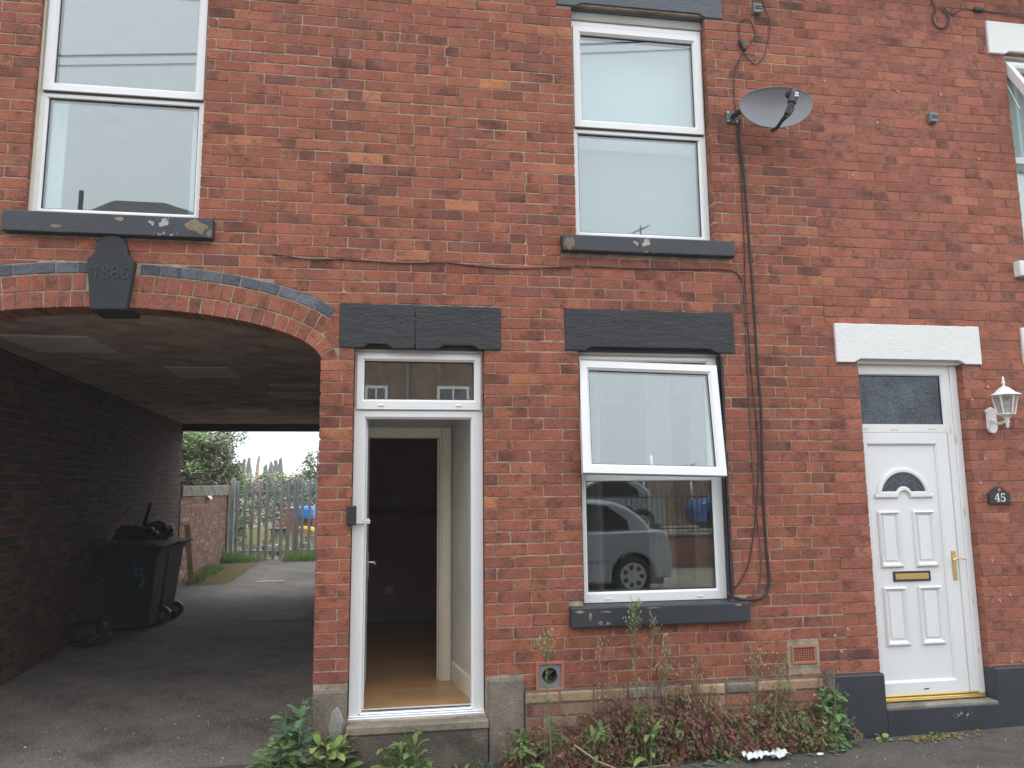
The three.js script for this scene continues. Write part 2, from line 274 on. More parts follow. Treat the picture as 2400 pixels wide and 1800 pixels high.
function layCourses(x0, x1, y0, y1, holes, { tint = tintA, joint = 0.0068, lower = null, phase = 0, wav = 0.003, xs = null, headers = 0.04 } = {}) {
  const out = [], k0 = Math.floor((y0 - TOP) / BED + 0.01), k1 = Math.ceil((y1 - TOP) / BED - 0.01);
  for (let k = k0; k < k1; k++) {
    const yb = TOP + k * BED, yt = yb + BED; let iv = [xs ? xs(k) : [x0, x1, 0, 0]];
    for (const h of holes) {
      if (Math.min(yt, h[3]) - Math.max(yb, h[2]) < BED * 0.45) continue;
      iv = iv.flatMap(([a, b, ea, eb]) => b <= h[0] || a >= h[1] ? [[a, b, ea, eb]] : [...(a < h[0] ? [[a, h[0], ea, 1]] : []), ...(b > h[1] ? [[h[1], b, 1, eb]] : [])]);
    }
    const offs = (((k % 2) + 2) % 2) * STR / 2 + phase + R(-0.014, 0.014);
    for (const [a, b, ea, eb] of iv) {
      const cuts = [a]; for (let n = Math.ceil((a - offs) / STR); offs + n * STR < b; n++) { const x = offs + n * STR + R(-0.005, 0.005); if (x - cuts[cuts.length - 1] > 0.05 && b - x > 0.05) { cuts.push(x); if (rnd() < headers && b - x > 0.3) cuts.push(x + 0.113); } }
      cuts.push(b);
      for (let i = 0; i < cuts.length - 1; i++) {
        const first = i === 0 && ea, last = i === cuts.length - 2 && eb, w = (x) => wav * Math.sin(x * 1.1 + k * 0.35) + wav * 0.6 * Math.sin(x * 3.7 + k);
        const xa = cuts[i] + (first ? 0 : joint / 2), xb = cuts[i + 1] - (last ? 0 : joint / 2), dy = w((xa + xb) / 2), ya = yb + joint / 2 + dy + R(-0.001, 0.001), yc = yt - joint / 2 + dy + R(-0.001, 0.001);
        let o = brickOutline(xa, xb, ya, yc);
        if (lower) {
          const L = [0, 0.25, 0.5, 0.75, 1].map((t) => lerp(xa, xb, t)).map((x) => [x, Math.max(ya, lower(x, yb) + 0.006)]);
          if (L.some((q) => q[1] > ya + 0.001)) {
            if (L.every((q) => q[1] > yc - 0.014)) continue;
            const low = L.map((q) => [q[0], Math.min(q[1], yc - 0.004)]); o = [...low, [xb, yc], [xa, yc]];
            if (low[0][1] > yc - 0.006) o = o.filter((q, n) => n !== 6);
          }
        }
        out.push({ o, zf: R(-0.0022, 0.0016), zb: first || last ? (Math.abs(xa + 0.49) < 0.02 ? -0.221 : -0.09) : -0.02, t: tint(), a: (xb - xa) * (yc - ya) });
      }
    }
  }
  return out;
}
function buildBricks(list, most, wall, m = null, name = 'brick', mat = M.brick, bev = 0.003) { // the largest in the picture singly, the rest as one part
  for (const b of list) { const n = b.o.length; let x = 0, y = 0; for (const q of b.o) { x += q[0] / n; y += q[1] / n; } const p = V(x, y, b.zf); if (m) p.applyMatrix4(m); const d = p.distanceTo(CAM); b.s = b.a / (d * d * d) * (p.y > 5.55 || p.x < -2.6 + p.z * 0.1 || p.x > 4.7 ? 0.01 : 1); }
  list.sort((p, q) => q.s - p.s);
  const rest = new MB(); rest.m = m; const made = [];
  list.forEach((b, i) => {
    const mb = i < most ? new MB() : rest; mb.m = m; mb.col = b.t; mb.off = [R(0, 9), R(0, 9)]; mb.slab(b.o, b.zf, b.zb, b.bev ?? bev);
    if (i < most) made.push(mb.build(name, mat, wall));
  });
  if (list.length > most) stuff(rest.build('brickwork', mat, wall));
  return made;
}
function wallGeo(pts, holes, zf, zb) {
  const s = new THREE.Shape(pts.map((q) => new THREE.Vector2(...q)));
  for (const h of holes) { const e = 0.004; s.holes.push(new THREE.Path([[h[0] - e, h[2]], [h[0] - e, h[3]], [h[1] + e, h[3]], [h[1] + e, h[2]]].map((q) => new THREE.Vector2(...q)))); }
  const g = new THREE.ExtrudeGeometry(s, { depth: zf - zb, bevelEnabled: false, curveSegments: 1 }); g.translate(0, 0, zb); return g;
}

// ------------------------------------------------------------------ the house with the passage
const houseA = thing('terraced_house', 'red brick terraced house with dark painted stone lintels, open white front door and arched passage', 'house', [-0.5, 0, -4.5]);
const AX = -1.83, AY = 2.558, AA = 1.345, AB = 0.34; // the arch is half an ellipse
const arc = (t, off) => { const x = AA * Math.cos(t), y = AB * Math.sin(t), nx = Math.cos(t) / AA, ny = Math.sin(t) / AB, L = Math.hypot(nx, ny); return [AX + x + nx / L * off, AY + y + ny / L * off]; };
const EXT = Array.from({ length: 181 }, (_, i) => arc(Math.PI * (1 - i / 180), 0.3));
const ext = (x) => { for (let i = 0; i < 180; i++) if (x >= EXT[i][0] && x < EXT[i + 1][0]) return lerp(EXT[i][1], EXT[i + 1][1], (x - EXT[i][0]) / (EXT[i + 1][0] - EXT[i][0])); return -9; };
const OP = { lw: [-2.385, -1.312, 3.5, 5.33], mw: [1.285, 2.345, 3.5, 5.33], w: [1.283, 2.345, 0.9, 2.72], d: [-0.272, 0.612, 0.25, 2.71] };
let wallA;
{
  const out = [[-4.4, -0.3], [-3.179, -0.3], [-3.179, AY]]; for (let i = 0; i <= 60; i++) out.push(arc(Math.PI * (1 - i / 60), 0.004)); out.push([-0.486, -0.3], [3.18, -0.3], [3.18, 6], [-4.4, 6]);
  const holes = [OP.lw, OP.mw, OP.w, OP.d, [0.975, 1.105, 0.41, 0.545], [2.779, 2.928, 0.496, 0.586]];
  wallA = put('wall', wallGeo(out, holes, -0.004, -0.226), M.mortar, houseA); wallA.userData.kind = 'structure';
  const H = [[OP.lw[0], OP.lw[1], 3.38, 5.33], [OP.mw[0], OP.mw[1], 3.38, 5.33], [OP.w[0], OP.w[1], 0.8, 2.68], [OP.d[0], OP.d[1], -1, 2.68],
    [-2.49, -1.205, 3.37, 3.515], [1.17, 2.47, 3.385, 3.51], [1.18, 2.45, 0.785, 0.92], [-0.37, 0.727, 2.66, 2.97], [1.185, 2.453, 2.66, 2.97], [1.175, 2.485, 5.315, 5.6],
    [-3.3, -0.49, -1, AY + 0.02], [-3.5, -0.372, 2.56, 2.66], [0.945, 1.134, 0.384, 0.575], [-0.5, -0.27, -1, 0.45], [0.61, 0.865, -1, 0.475], [2.735, 2.972, 0.455, 0.615]];
  const list = layCourses(-4.4, 3.175, 0.41, 6, H, { xs: (k) => [-4.4, k % 2 ? 3.294 : 3.18, 0, 0], lower: (x, yb) => (yb > AY + 0.08 && Math.abs(x - AX) < 1.62 ? (x > -0.44 ? -9 : ext(x)) : -9) }).filter((b) => { const c = b.o.reduce((s, q) => [s[0] + q[0] / b.o.length, s[1] + q[1] / b.o.length], [0, 0]); return !(Math.abs(c[0] - AX) < 1.6 && c[1] < ext(c[0]) && c[0] < -0.5 && c[1] > AY); });
  for (const [y, x] of [[4.05, -0.1], [3.73, 0.66], [1.66, 0.68], [4.7, 0.75]]) { const b = list.find((b) => b.o.some((q) => Math.abs(q[0] - x) < 0.09 && Math.abs(q[1] - y) < 0.05)); if (b) b.t = [0.56, 0.2, 0.105]; }
  // passage side wall on the left, skewed as it runs back
  buildBricks(list, 300, wallA);
  // arch rings: two of red headers, one of blue brick on edge
  const ringBricks = (o0, o1, pitch, ph, tint, zf) => {
    const res = []; let L = 0; const N = 2400, S = [0]; for (let i = 1; i <= N; i++) { const a = arc(Math.PI * (i - 1) / N, (o0 + o1) / 2), b = arc(Math.PI * i / N, (o0 + o1) / 2); L += Math.hypot(a[0] - b[0], a[1] - b[1]); S.push(L); }
    const tAt = (s) => { let i = S.findIndex((q) => q >= s); if (i < 0) i = N; return Math.PI * i / N; }; const n = Math.round(L / pitch), q = L / n, j = 0.004;
    for (let i = 0; i < n; i++) {
      let t0 = tAt(Math.max(0, i * q + j + R(-0.002, 0.002) + (i ? ph : 0))), t1 = tAt((i + 1) * q - j + ph); const m = arc((t0 + t1) / 2, (o0 + o1) / 2);
      if (Math.abs(m[0] - AX) < 0.12 || (m[0] > -0.385 && m[1] > 2.62) || m[0] > -0.36) continue;
      let o = [arc(t0, o0 + 0.003), arc(t0, (o0 + o1) / 2), arc(t0, o1 - 0.003), arc((t0 + t1) / 2, o1 - 0.002), arc(t1, o1 - 0.003), arc(t1, (o0 + o1) / 2), arc(t1, o0 + 0.003), arc((t0 + t1) / 2, o0 + 0.002)].map(([x, y]) => [Math.min(x, -0.376) + R(-0.0012, 0.0012), y + R(-0.0012, 0.0012)]);
      res.push({ o, zf: zf + R(-0.001, 0.002), zb: o0 < 0.05 ? -0.22 : -0.03, t: tint(), a: 0.008 });
    }
    return res;
  };
  const blue = () => { const v = R(0.8, 1.2); return [0.14 * v, 0.145 * v, 0.2 * v]; };
  buildBricks([...ringBricks(0, 0.108, 0.081, 0, () => tintA(R(0, 0.92)), 0), ...ringBricks(0.112, 0.221, 0.083, 0.03, () => tintA(R(0, 0.92)), 0), ...ringBricks(0.226, 0.3, 0.128, 0.02, blue, 0.001)], 300, wallA, null, 'arch_brick');
}
{ // passage: side walls, ceiling, rear beam
  const skew = new THREE.Matrix4().makeBasis(V(-0.0594, 0, -0.9982), V(0, 1, 0), V(0.9982, 0, -0.0594)).setPosition(-3.175, 0, 0); // local x runs back along the wall, z out of it into the passage
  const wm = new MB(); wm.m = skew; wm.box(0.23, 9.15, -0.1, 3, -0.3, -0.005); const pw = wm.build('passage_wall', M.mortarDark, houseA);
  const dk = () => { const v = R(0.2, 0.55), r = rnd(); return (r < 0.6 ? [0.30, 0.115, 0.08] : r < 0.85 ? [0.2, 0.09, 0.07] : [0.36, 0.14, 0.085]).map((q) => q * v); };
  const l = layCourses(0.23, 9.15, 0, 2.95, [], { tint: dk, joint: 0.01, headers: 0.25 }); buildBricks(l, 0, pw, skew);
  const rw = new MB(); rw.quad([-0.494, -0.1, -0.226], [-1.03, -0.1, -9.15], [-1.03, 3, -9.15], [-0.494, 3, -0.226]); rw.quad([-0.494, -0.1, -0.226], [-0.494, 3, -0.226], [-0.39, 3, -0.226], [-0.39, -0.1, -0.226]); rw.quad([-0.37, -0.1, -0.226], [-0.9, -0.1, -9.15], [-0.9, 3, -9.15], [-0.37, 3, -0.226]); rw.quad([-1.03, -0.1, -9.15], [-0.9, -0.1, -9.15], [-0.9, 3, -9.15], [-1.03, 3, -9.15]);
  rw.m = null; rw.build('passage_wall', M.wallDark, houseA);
  put('passage_ceiling', new MB().box(-4.4, -0.4, 2.925, 3.08, -9.15, -0.23).geo(), M.ceiling, houseA);
  const pan = [[-3.03, -2.38, -1.82, -1.12], [-2.23, -1.62, -3.26, -2.58], [-1.42, -0.86, -4.12, -3.75], [-2.47, -1.84, -6.96, -6.4], [-1.55, -0.95, -5.1, -4.45]];
  for (const [a, b, c, d] of pan) put('ceiling_panel', new MB().box(a, b, 2.912, 2.93, c, d, 0.004).geo(), M.board, houseA);
  put('ceiling_joint_strip', new MB().box(-3.3, -0.7, 2.907, 2.93, -4.02, -3.95, 0.004).box(-3.4, -0.8, 2.911, 2.93, -5.9, -5.86, 0.003).geo(), M.ceiling, houseA);
  put('rear_beam', new MB().box(-4.2, -0.8, 2.8, 2.93, -9.3, -9.1, 0.006).geo(), M.beam, houseA);
}
{ // the shell behind: slabs, walls, roof (rooms are closed so light enters by the openings only)
  const sh = (n, m, ...b) => { const mb = new MB(); for (const q of b) mb.box(...q); return put(n, mb.geo(), m, houseA); };
  sh('upper_floor', M.plaster, [-4.4, 3.18, 3.081, 3.16, -9.15, -0.228]);
  sh('hall_ceiling', M.plaster, [-0.36, 3.12, 2.78, 2.92, -9.1, -0.228]);
  sh('upper_ceiling', M.plaster, [-4.4, 3.18, 5.9, 6.0, -9.15, -0.228]);
  sh('rear_wall', M.mortarDark, [-4.4, 3.18, 3.0, 6.0, -9.35, -9.16], [-0.9, 3.18, -0.2, 2.99, -9.35, -9.16]);
  sh('party_wall', M.plasterDim, [3.121, 3.24, -0.2, 6.0, -9.15, -0.228], [-4.6, -4.401, -0.2, 6.0, -9.15, -0.1]);
  sh('upper_room_wall', M.paleWall, [-4.39, 3.11, 3.17, 5.89, -4.3, -4.2], [-0.05, 0.05, 3.17, 5.89, -4.19, -0.23]);
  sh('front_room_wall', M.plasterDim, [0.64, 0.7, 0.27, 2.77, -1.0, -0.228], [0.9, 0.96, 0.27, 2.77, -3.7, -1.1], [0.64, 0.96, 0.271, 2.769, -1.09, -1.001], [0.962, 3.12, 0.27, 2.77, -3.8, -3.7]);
  put('floor', new MB().box(-0.37, 3.12, 0.1, 0.268, -4, -0.06).geo(), M.laminate, houseA);
  const rf = new MB(); rf.quad([-4.7, 5.95, 0.25], [3.24, 5.95, 0.25], [3.24, 8.6, -4.6], [-4.7, 8.6, -4.6]); rf.quad([-4.7, 5.95, -9.6], [3.24, 5.95, -9.6], [3.24, 8.6, -4.6], [-4.7, 8.6, -4.6]); rf.build('roof', M.slate, houseA);
  // lobby behind the front door
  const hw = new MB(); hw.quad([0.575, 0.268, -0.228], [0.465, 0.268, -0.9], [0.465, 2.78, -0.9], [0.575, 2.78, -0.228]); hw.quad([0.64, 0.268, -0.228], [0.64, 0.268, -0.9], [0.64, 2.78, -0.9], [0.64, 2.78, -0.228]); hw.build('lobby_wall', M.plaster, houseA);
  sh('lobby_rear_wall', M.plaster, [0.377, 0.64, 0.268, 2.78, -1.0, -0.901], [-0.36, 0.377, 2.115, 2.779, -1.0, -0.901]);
  const sk = new MB(); sk.quad([0.56, 0.268, -0.228], [0.45, 0.268, -0.895], [0.45, 0.4, -0.895], [0.56, 0.4, -0.228]); sk.quad([0.56, 0.4, -0.228], [0.45, 0.4, -0.895], [0.468, 0.415, -0.9], [0.578, 0.415, -0.228]); sk.build('skirting', M.cream, houseA);
  put('architrave', new MB().box(0.376, 0.45, 0.268, 2.2, -0.9, -0.872, 0.006).box(-0.36, 0.3755, 2.115, 2.2, -0.9, -0.874, 0.006).box(0.36, 0.3755, 0.268, 2.114, -1.0, -0.885, 0.003).box(0.345, 0.359, 0.268, 2.114, -0.97, -0.93, 0.003).geo(), M.cream, houseA);
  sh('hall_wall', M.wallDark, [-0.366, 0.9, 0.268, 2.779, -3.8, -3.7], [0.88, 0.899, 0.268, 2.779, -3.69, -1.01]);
  put('skirting', new MB().box(-0.36, 0.88, 0.268, 0.4, -3.7, -3.68, 0.004).geo(), M.plasterDim, houseA);
  put('dado_rail', new MB().box(-0.36, 0.88, 1.44, 1.51, -3.7, -3.67, 0.006).geo(), M.rail, houseA);
  for (const [x, y] of [[0.02, 1.6], [-0.03, 0.6]]) put('socket', new MB().box(x - 0.045, x + 0.045, y - 0.045, y + 0.045, -3.7, -3.685, 0.004).geo(), M.plaster, houseA);
}

// lintels, sills, keystone, plinth of the passage house
function blockGeo(x0, x1, y0, y1, z0, z1, b = 0.008, rough = 0.004, n = 14) { // stone block with an uneven arris
  const g = new RoundedBoxGeometry(x1 - x0, y1 - y0, z1 - z0, 2, b); g.translate((x0 + x1) / 2, (y0 + y1) / 2, (z0 + z1) / 2);
  const p = g.attributes.position, u = new Float32Array(p.count * 2); for (let i = 0; i < p.count; i++) { u[i * 2] = p.getX(i) + p.getZ(i) * 0.7; u[i * 2 + 1] = p.getY(i) + p.getZ(i); } g.setAttribute('uv', new THREE.BufferAttribute(u, 2)); return g;
}
function lintel(x0, x1, y0, y1, mat, house, label, crack, zf = 0.012) { // stone lintel with the stopped chamfer along its soffit
  const c = 0.17, h = 0.028, e = 0.004, s = new THREE.Shape();
  const prof = crack ? [[x0, y0], [x0 + c - 0.02, y0], [x0 + c + 0.025, y0 + h], [x1 - c - 0.02, y0 + h], [x1 - c + 0.025, y0], [x1, y0]] : [[x0, y0], [x0 + c - 0.03, y0], [x0 + c + 0.02, y0 + h], [x1 - c - 0.02, y0 + h], [x1 - c + 0.03, y0], [x1, y0]];
  const topn = 18, pts = [...prof]; pts.push([x1 + R(-e, e) * 0.5, y0 + 0.1]); for (let i = 0; i <= topn; i++) pts.push([lerp(x1, x0, i / topn), y1 + R(-e, e) * (i && i < topn ? 0.6 : 0)]); pts.push([x0 + R(-e, e) * 0.5, y0 + 0.12]);
  s.setFromPoints(pts.map((q) => new THREE.Vector2(...q)));
  const g = new THREE.ExtrudeGeometry(s, { depth: 0.1, bevelEnabled: true, bevelThickness: 0.005, bevelSize: 0.005, bevelOffset: -0.005, bevelSegments: 2 }); g.translate(0, 0, zf - 0.105);
  const o = put('lintel', g, mat, house); if (label) o.userData.label = label;
  const back = put('lintel_soffit', new MB().box(x0 + c - 0.03, x1 - c + 0.03, y0 + 0.0005, y0 + h + 0.03, -0.15, zf - 0.05).geo(), mat, house);
  return o;
}
{
  const crackX = 0.135, d1 = lintel(-0.368, crackX - 0.004, 2.662, 2.968, M.paintHewn, houseA, 'dark painted stone lintel cracked through the middle', true);
  lintel(crackX + 0.004, 0.727, 2.662, 2.966, M.paintHewn, houseA, null, true);
  const fl = new MB(); for (let i = 0; i < 10; i++) fl.box(crackX - 0.006 + R(-0.004, 0.004), crackX + 0.006 + R(-0.004, 0.004), 2.69 + i * 0.027, 2.69 + i * 0.027 + R(0.015, 0.027), -0.05, 0.008 + R(0, 0.006), 0.002); put('crack_filler', fl.geo(), M.gasket, houseA);
  put('lintel_soffit', new MB().box(-0.2, 0.56, 2.664, 2.72, -0.16, -0.07).geo(), M.paintPlain, houseA);
  lintel(1.187, 2.453, 2.672, 2.972, M.paintHewn, houseA);
  lintel(1.175, 2.487, 5.315, 5.61, solid(0.1, 0.11, 0.125, { map: grainMap, bumpMap: hewnBump, bumpScale: 0.008, roughness: 0.6 }), houseA);
  lintel(-2.49, -1.2, 5.315, 5.61, M.paintPlain, houseA);
  const sill = (x0, x1, y0, y1, z1, chips) => {
    const g = blockGeo(x0, x1, y0, y1, -0.16, z1, 0.01), p = g.attributes.position; for (let i = 0; i < p.count; i++) if (p.getY(i) > (y0 + y1) / 2) p.setY(i, p.getY(i) - 0.05 * clamp(p.getZ(i) + 0.09, 0, 0.2)); g.computeVertexNormals();
    const s = put('sill', g, M.paint, houseA);
    for (const [cx, cy, w, h] of chips) { const n = 11, o = []; for (let i = 0; i < n; i++) { const a = i / n * 2 * Math.PI; o.push([cx + Math.cos(a) * w * R(0.6, 1.15), Math.min(y1 - 0.014, cy + Math.sin(a) * h * R(0.5, 1.3))]); } put('chipped_paint', new MB().slab(o, z1 + 0.0025, z1 - 0.02, 0.003, 0.001).geo(), M.chip, s).position.set(0, 0, 0); }
    return s;
  };
  sill(-2.49, -1.205, 3.368, 3.516, 0.06, [[-1.305, 3.438, 0.075, 0.05], [-1.225, 3.4, 0.02, 0.03], [-2.17, 3.41, 0.045, 0.012], [-1.79, 3.475, 0.03, 0.014]]).userData.label = 'dark painted stone sill with a large buff patch of bare stone';
  sill(1.17, 2.47, 3.385, 3.512, 0.06, [[1.225, 3.437, 0.045, 0.045]]);
  sill(1.18, 2.45, 0.785, 0.925, 0.06, [[1.24, 0.89, 0.035, 0.01], [1.31, 0.86, 0.012, 0.03], [1.42, 0.885, 0.05, 0.008], [1.38, 0.812, 0.02, 0.014], [1.43, 0.808, 0.02, 0.012], [1.75, 0.9, 0.05, 0.006], [2.36, 0.9, 0.03, 0.006]]);
}
{ // keystone: waisted block with a domed head, the year in raised figures
  const s = new THREE.Shape(); s.moveTo(AX - 0.107, 2.868); s.lineTo(AX + 0.117, 2.874); s.lineTo(AX + 0.15, 3.196); s.quadraticCurveTo(AX + 0.11, 3.225, AX + 0.102, 3.262); s.quadraticCurveTo(AX + 0.085, 3.375, AX, 3.378); s.quadraticCurveTo(AX - 0.09, 3.375, AX - 0.1, 3.27); s.quadraticCurveTo(AX - 0.105, 3.235, AX - 0.145, 3.212); s.closePath();
  const g = new THREE.ExtrudeGeometry(s, { depth: 0.25, bevelEnabled: true, bevelThickness: 0.014, bevelSize: 0.014, bevelOffset: -0.014, bevelSegments: 3, curveSegments: 10 }); g.translate(0, 0, -0.22);
  const k = put('keystone', g, M.paintPlain, houseA);
  text('1886', sans, 0.078, 0.006, AX + 0.006, 3.12, 0.042, k, solid(0.032, 0.034, 0.04, { roughness: 0.7 }), 'raised_date').position.set(0, 0, 0);
}
{ // plinth: rendered blocks by the door, moulded buff course with worn brick below
  put('plinth_block', blockGeo(-0.486, -0.277, -0.2, 0.452, -0.12, 0.035, 0.012), M.stone, houseA);
  put('render_patch', new MB().slab(Array.from({ length: 12 }, (_, i) => { const a = i / 12 * 2 * Math.PI; return [-0.335 + Math.cos(a) * 0.05 * R(0.7, 1.2), 0.24 + Math.sin(a) * 0.11 * R(0.75, 1.2)]; }), 0.039, 0, 0.004, 0.001).geo(), solid(0.42, 0.38, 0.33, { map: stoneMap, bumpMap: brickBump, bumpScale: 0.006 }), houseA);
  put('plinth_block', blockGeo(0.625, 0.862, -0.2, 0.476, -0.12, 0.04, 0.014), M.stone, houseA);
  const pl = put('plinth', new MB().box(0.864, 3.02, -0.2, 0.395, -0.1, 0.049).geo(), M.mortarDark, houseA);
  const bf = () => { const v = R(0.7, 1.1), r = rnd(); return (r < 0.8 ? [0.6, 0.4, 0.27] : r < 0.93 ? [0.5, 0.3, 0.22] : [0.36, 0.29, 0.26]).map((q) => q * v); };
  const wn = () => { const v = R(0.7, 1.05), r = rnd(); return (r < 0.5 ? [0.36, 0.15, 0.12] : [0.42, 0.27, 0.2]).map((q) => q * v); };
  const l = []; for (let x = 0.868, i = 0; x < 3.0; x += 0.229, i++) { const b = Math.min(x + 0.223, 3.02); l.push({ o: brickOutline(x, b, 0.32, 0.39), zf: 0.06, zb: 0, t: bf(), a: 0.016, bev: 0.012 }); }
  for (let k = 0; k < 6; k++) for (let x = 0.868 - (k % 2 ? 0.115 : 0); x < 3.0; x += 0.229) { const a = Math.max(x, 0.868), b = Math.min(x + 0.221, 3.02), y = 0.315 - 0.0775 * (k + 1); if (b - a > 0.04) l.push({ o: brickOutline(a, b, y + 0.004, y + 0.073), zf: 0.053 + R(-0.003, 0.002), zb: 0.02, t: wn(), a: 0.016 }); }
  buildBricks(l, 300, pl);
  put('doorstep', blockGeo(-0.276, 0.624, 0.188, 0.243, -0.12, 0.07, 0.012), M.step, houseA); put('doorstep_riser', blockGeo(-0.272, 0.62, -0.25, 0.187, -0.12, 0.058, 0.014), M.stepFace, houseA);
}
{ // vents
  const v = group('extractor_vent', houseA), f = new MB().ring(0.944, 1.134, 0.384, 0.573, 0.021, 0.02, -0.01, 0.004); put('vent_surround', f.geo(), M.terracotta, v);
  const s = new THREE.Shape([[0.966, 0.406], [1.112, 0.406], [1.112, 0.551], [0.966, 0.551]].map((q) => new THREE.Vector2(...q))); const h = new THREE.Path(); h.absarc(1.038, 0.478, 0.055, 0, 7, true); s.holes.push(h);
  const pg = new THREE.ExtrudeGeometry(s, { depth: 0.014, bevelEnabled: true, bevelThickness: 0.002, bevelSize: 0.002, bevelSegments: 1, curveSegments: 20 }); pg.translate(0, 0, -0.006); put('vent_plate', pg, M.grey, v);
  const pipe = new THREE.CylinderGeometry(0.057, 0.057, 0.2, 24, 1, true); pipe.rotateX(Math.PI / 2); pipe.translate(1.038, 0.478, -0.1); put('vent_pipe', pipe, M.grey, v);
  put('vent_vane', new MB().box(1.036, 1.04, 0.424, 0.532, -0.06, -0.03).geo().applyMatrix4(new THREE.Matrix4().makeTranslation(1.038, 0.478, 0).multiply(new THREE.Matrix4().makeRotationZ(-0.9)).multiply(new THREE.Matrix4().makeTranslation(-1.038, -0.478, 0))), M.grey, v);
  const a = group('air_brick', houseA), w = new MB(); w.ring(2.759, 2.948, 0.476, 0.6, [0.02, 0.02, 0.02, 0.014], 0.01, -0.03, 0.003);
  const nx = 8, ny = 6, X0 = 2.779, X1 = 2.928, Y0 = 0.496, Y1 = 0.586; for (let i = 0; i <= nx; i++) { const x = lerp(X0, X1, i / nx); w.box(x - 0.003, x + 0.003, Y0, Y1, -0.004, 0.004); } for (let j = 0; j <= ny; j++) { const y = lerp(Y0, Y1, j / ny); w.box(X0, X1, y - 0.0026, y + 0.0026, -0.004, 0.0032); }
  put('air_brick_grid', w.geo(), M.terracotta, a); put('air_brick_bed', new MB().ring(2.732, 2.974, 0.452, 0.618, [0.03, 0.03, 0.028, 0.022], -0.001, -0.03, 0.002).geo(), M.mortar, a); put('air_brick_shade_plate', new MB().box(2.772, 2.936, 0.49, 0.592, -0.025, -0.013).geo(), M.gasket, a);  // black back plate stands in for the shade inside the grid holes
}

// ------------------------------------------------------------------ windows and the open front door of the passage house
const ZF = -0.075, ZB = -0.145; // front and back of the outer frames
function pane(x0, x1, y0, y1, z, parent, m = null) { // two sheets of a sealed unit
  for (const d of [0, -0.02]) { const g = new MB(); g.m = m; g.quad([x0, y0, z + d], [x1, y0, z + d], [x1, y1, z + d], [x0, y1, z + d]); g.build('pane', M.glass, parent); }
}
function seal(x0, x1, y0, y1, z, parent, m = null) { const g = new MB(); g.m = m; g.ring(x0 - 0.006, x1 + 0.006, y0 - 0.006, y1 + 0.006, 0.011, z + 0.007, z - 0.03, 0.002, 0.001); g.build('gasket', M.gasket, parent); }
function curtains(list, y0, y1, z, mat, parent) { for (const [a, b] of list) { const g = new THREE.PlaneGeometry(b - a, y1 - y0, Math.max(8, Math.round((b - a) * 60)), 1), p = g.attributes.position; for (let i = 0; i < p.count; i++) p.setZ(i, 0.022 * Math.sin(p.getX(i) * 48 + a * 9) + 0.008 * Math.sin(p.getX(i) * 117)); g.translate((a + b) / 2, (y0 + y1) / 2, z); g.computeVertexNormals(); put('curtain', g, mat, parent); } }
function sashWindow(house, o, ymid, fw, label) { // top opening sash over a fixed light
  const w = group('window', house); if (label) w.userData.label = label;
  const [x0, x1, y0, y1] = o, f = new MB();
  f.ring(x0, x1, y0, y1, [fw[0], fw[1], fw[2], fw[3]], ZF, ZB, 0.014); f.box(x0 + fw[0] - 0.014, x1 - fw[1] + 0.014, ymid - 0.028, ymid + 0.028, ZB, ZF - 0.0015, 0.004); put('frame', f.geo(), M.upvc, w);
  const a = [x0 + 0.016, x1 - 0.016, ymid + 0.012, y1 - 0.05]; put('sash', new MB().ring(...a, 0.062, ZF + 0.02, ZF - 0.04, 0.016).geo(), M.upvc, w);
  pane(a[0] + 0.06, a[1] - 0.06, a[2] + 0.06, a[3] - 0.06, -0.088, w); seal(a[0] + 0.062, a[1] - 0.062, a[2] + 0.062, a[3] - 0.062, -0.09, w);
  const b = [x0 + fw[0], x1 - fw[1], y0 + fw[2], ymid - 0.028]; pane(b[0] - 0.01, b[1] + 0.01, b[2] - 0.01, b[3] + 0.01, -0.1, w); seal(...b, -0.1, w);
  put('drip_gap', new MB().box(x0 + 0.02, x1 - 0.02, ymid + 0.002, ymid + 0.0115, ZF - 0.03, ZF + 0.008).geo(), M.gasket, w);
  return w;
}
{
  const w = sashWindow(houseA, [-2.38, -1.316, 3.517, 5.3], 4.385, [0.05, 0.05, 0.06, 0.06], 'large upper window over the passage arch');
  curtains([[-2.36, -2.27], [-1.44, -1.33]], 3.5, 4.5, -0.235, M.net, w);
  put('reveal_strip', new MB().box(-2.384, -2.376, 3.517, 5.3, -0.076, -0.04).geo(), M.cream, w);
  const v = sashWindow(houseA, [1.29, 2.341, 3.514, 5.25], 4.37, [0.045, 0.06, 0.062, 0.05], 'upper window above the tilted ground floor window');
  put('head_packer', new MB().box(1.288, 2.342, 5.25, 5.33, -0.15, -0.06, 0.004).geo(), solid(0.45, 0.43, 0.4, { map: grainMap }), v);
  put('roller_blind', new MB().box(1.27, 2.36, 4.3, 5.3, -0.262, -0.258).geo(), M.blind, v); put('roller_blind', new MB().box(1.2, 2.43, 3.4, 4.45, -0.29, -0.286).geo(), M.blindDim, v);  // lower blind added to give its pane a plain, darker tone
}
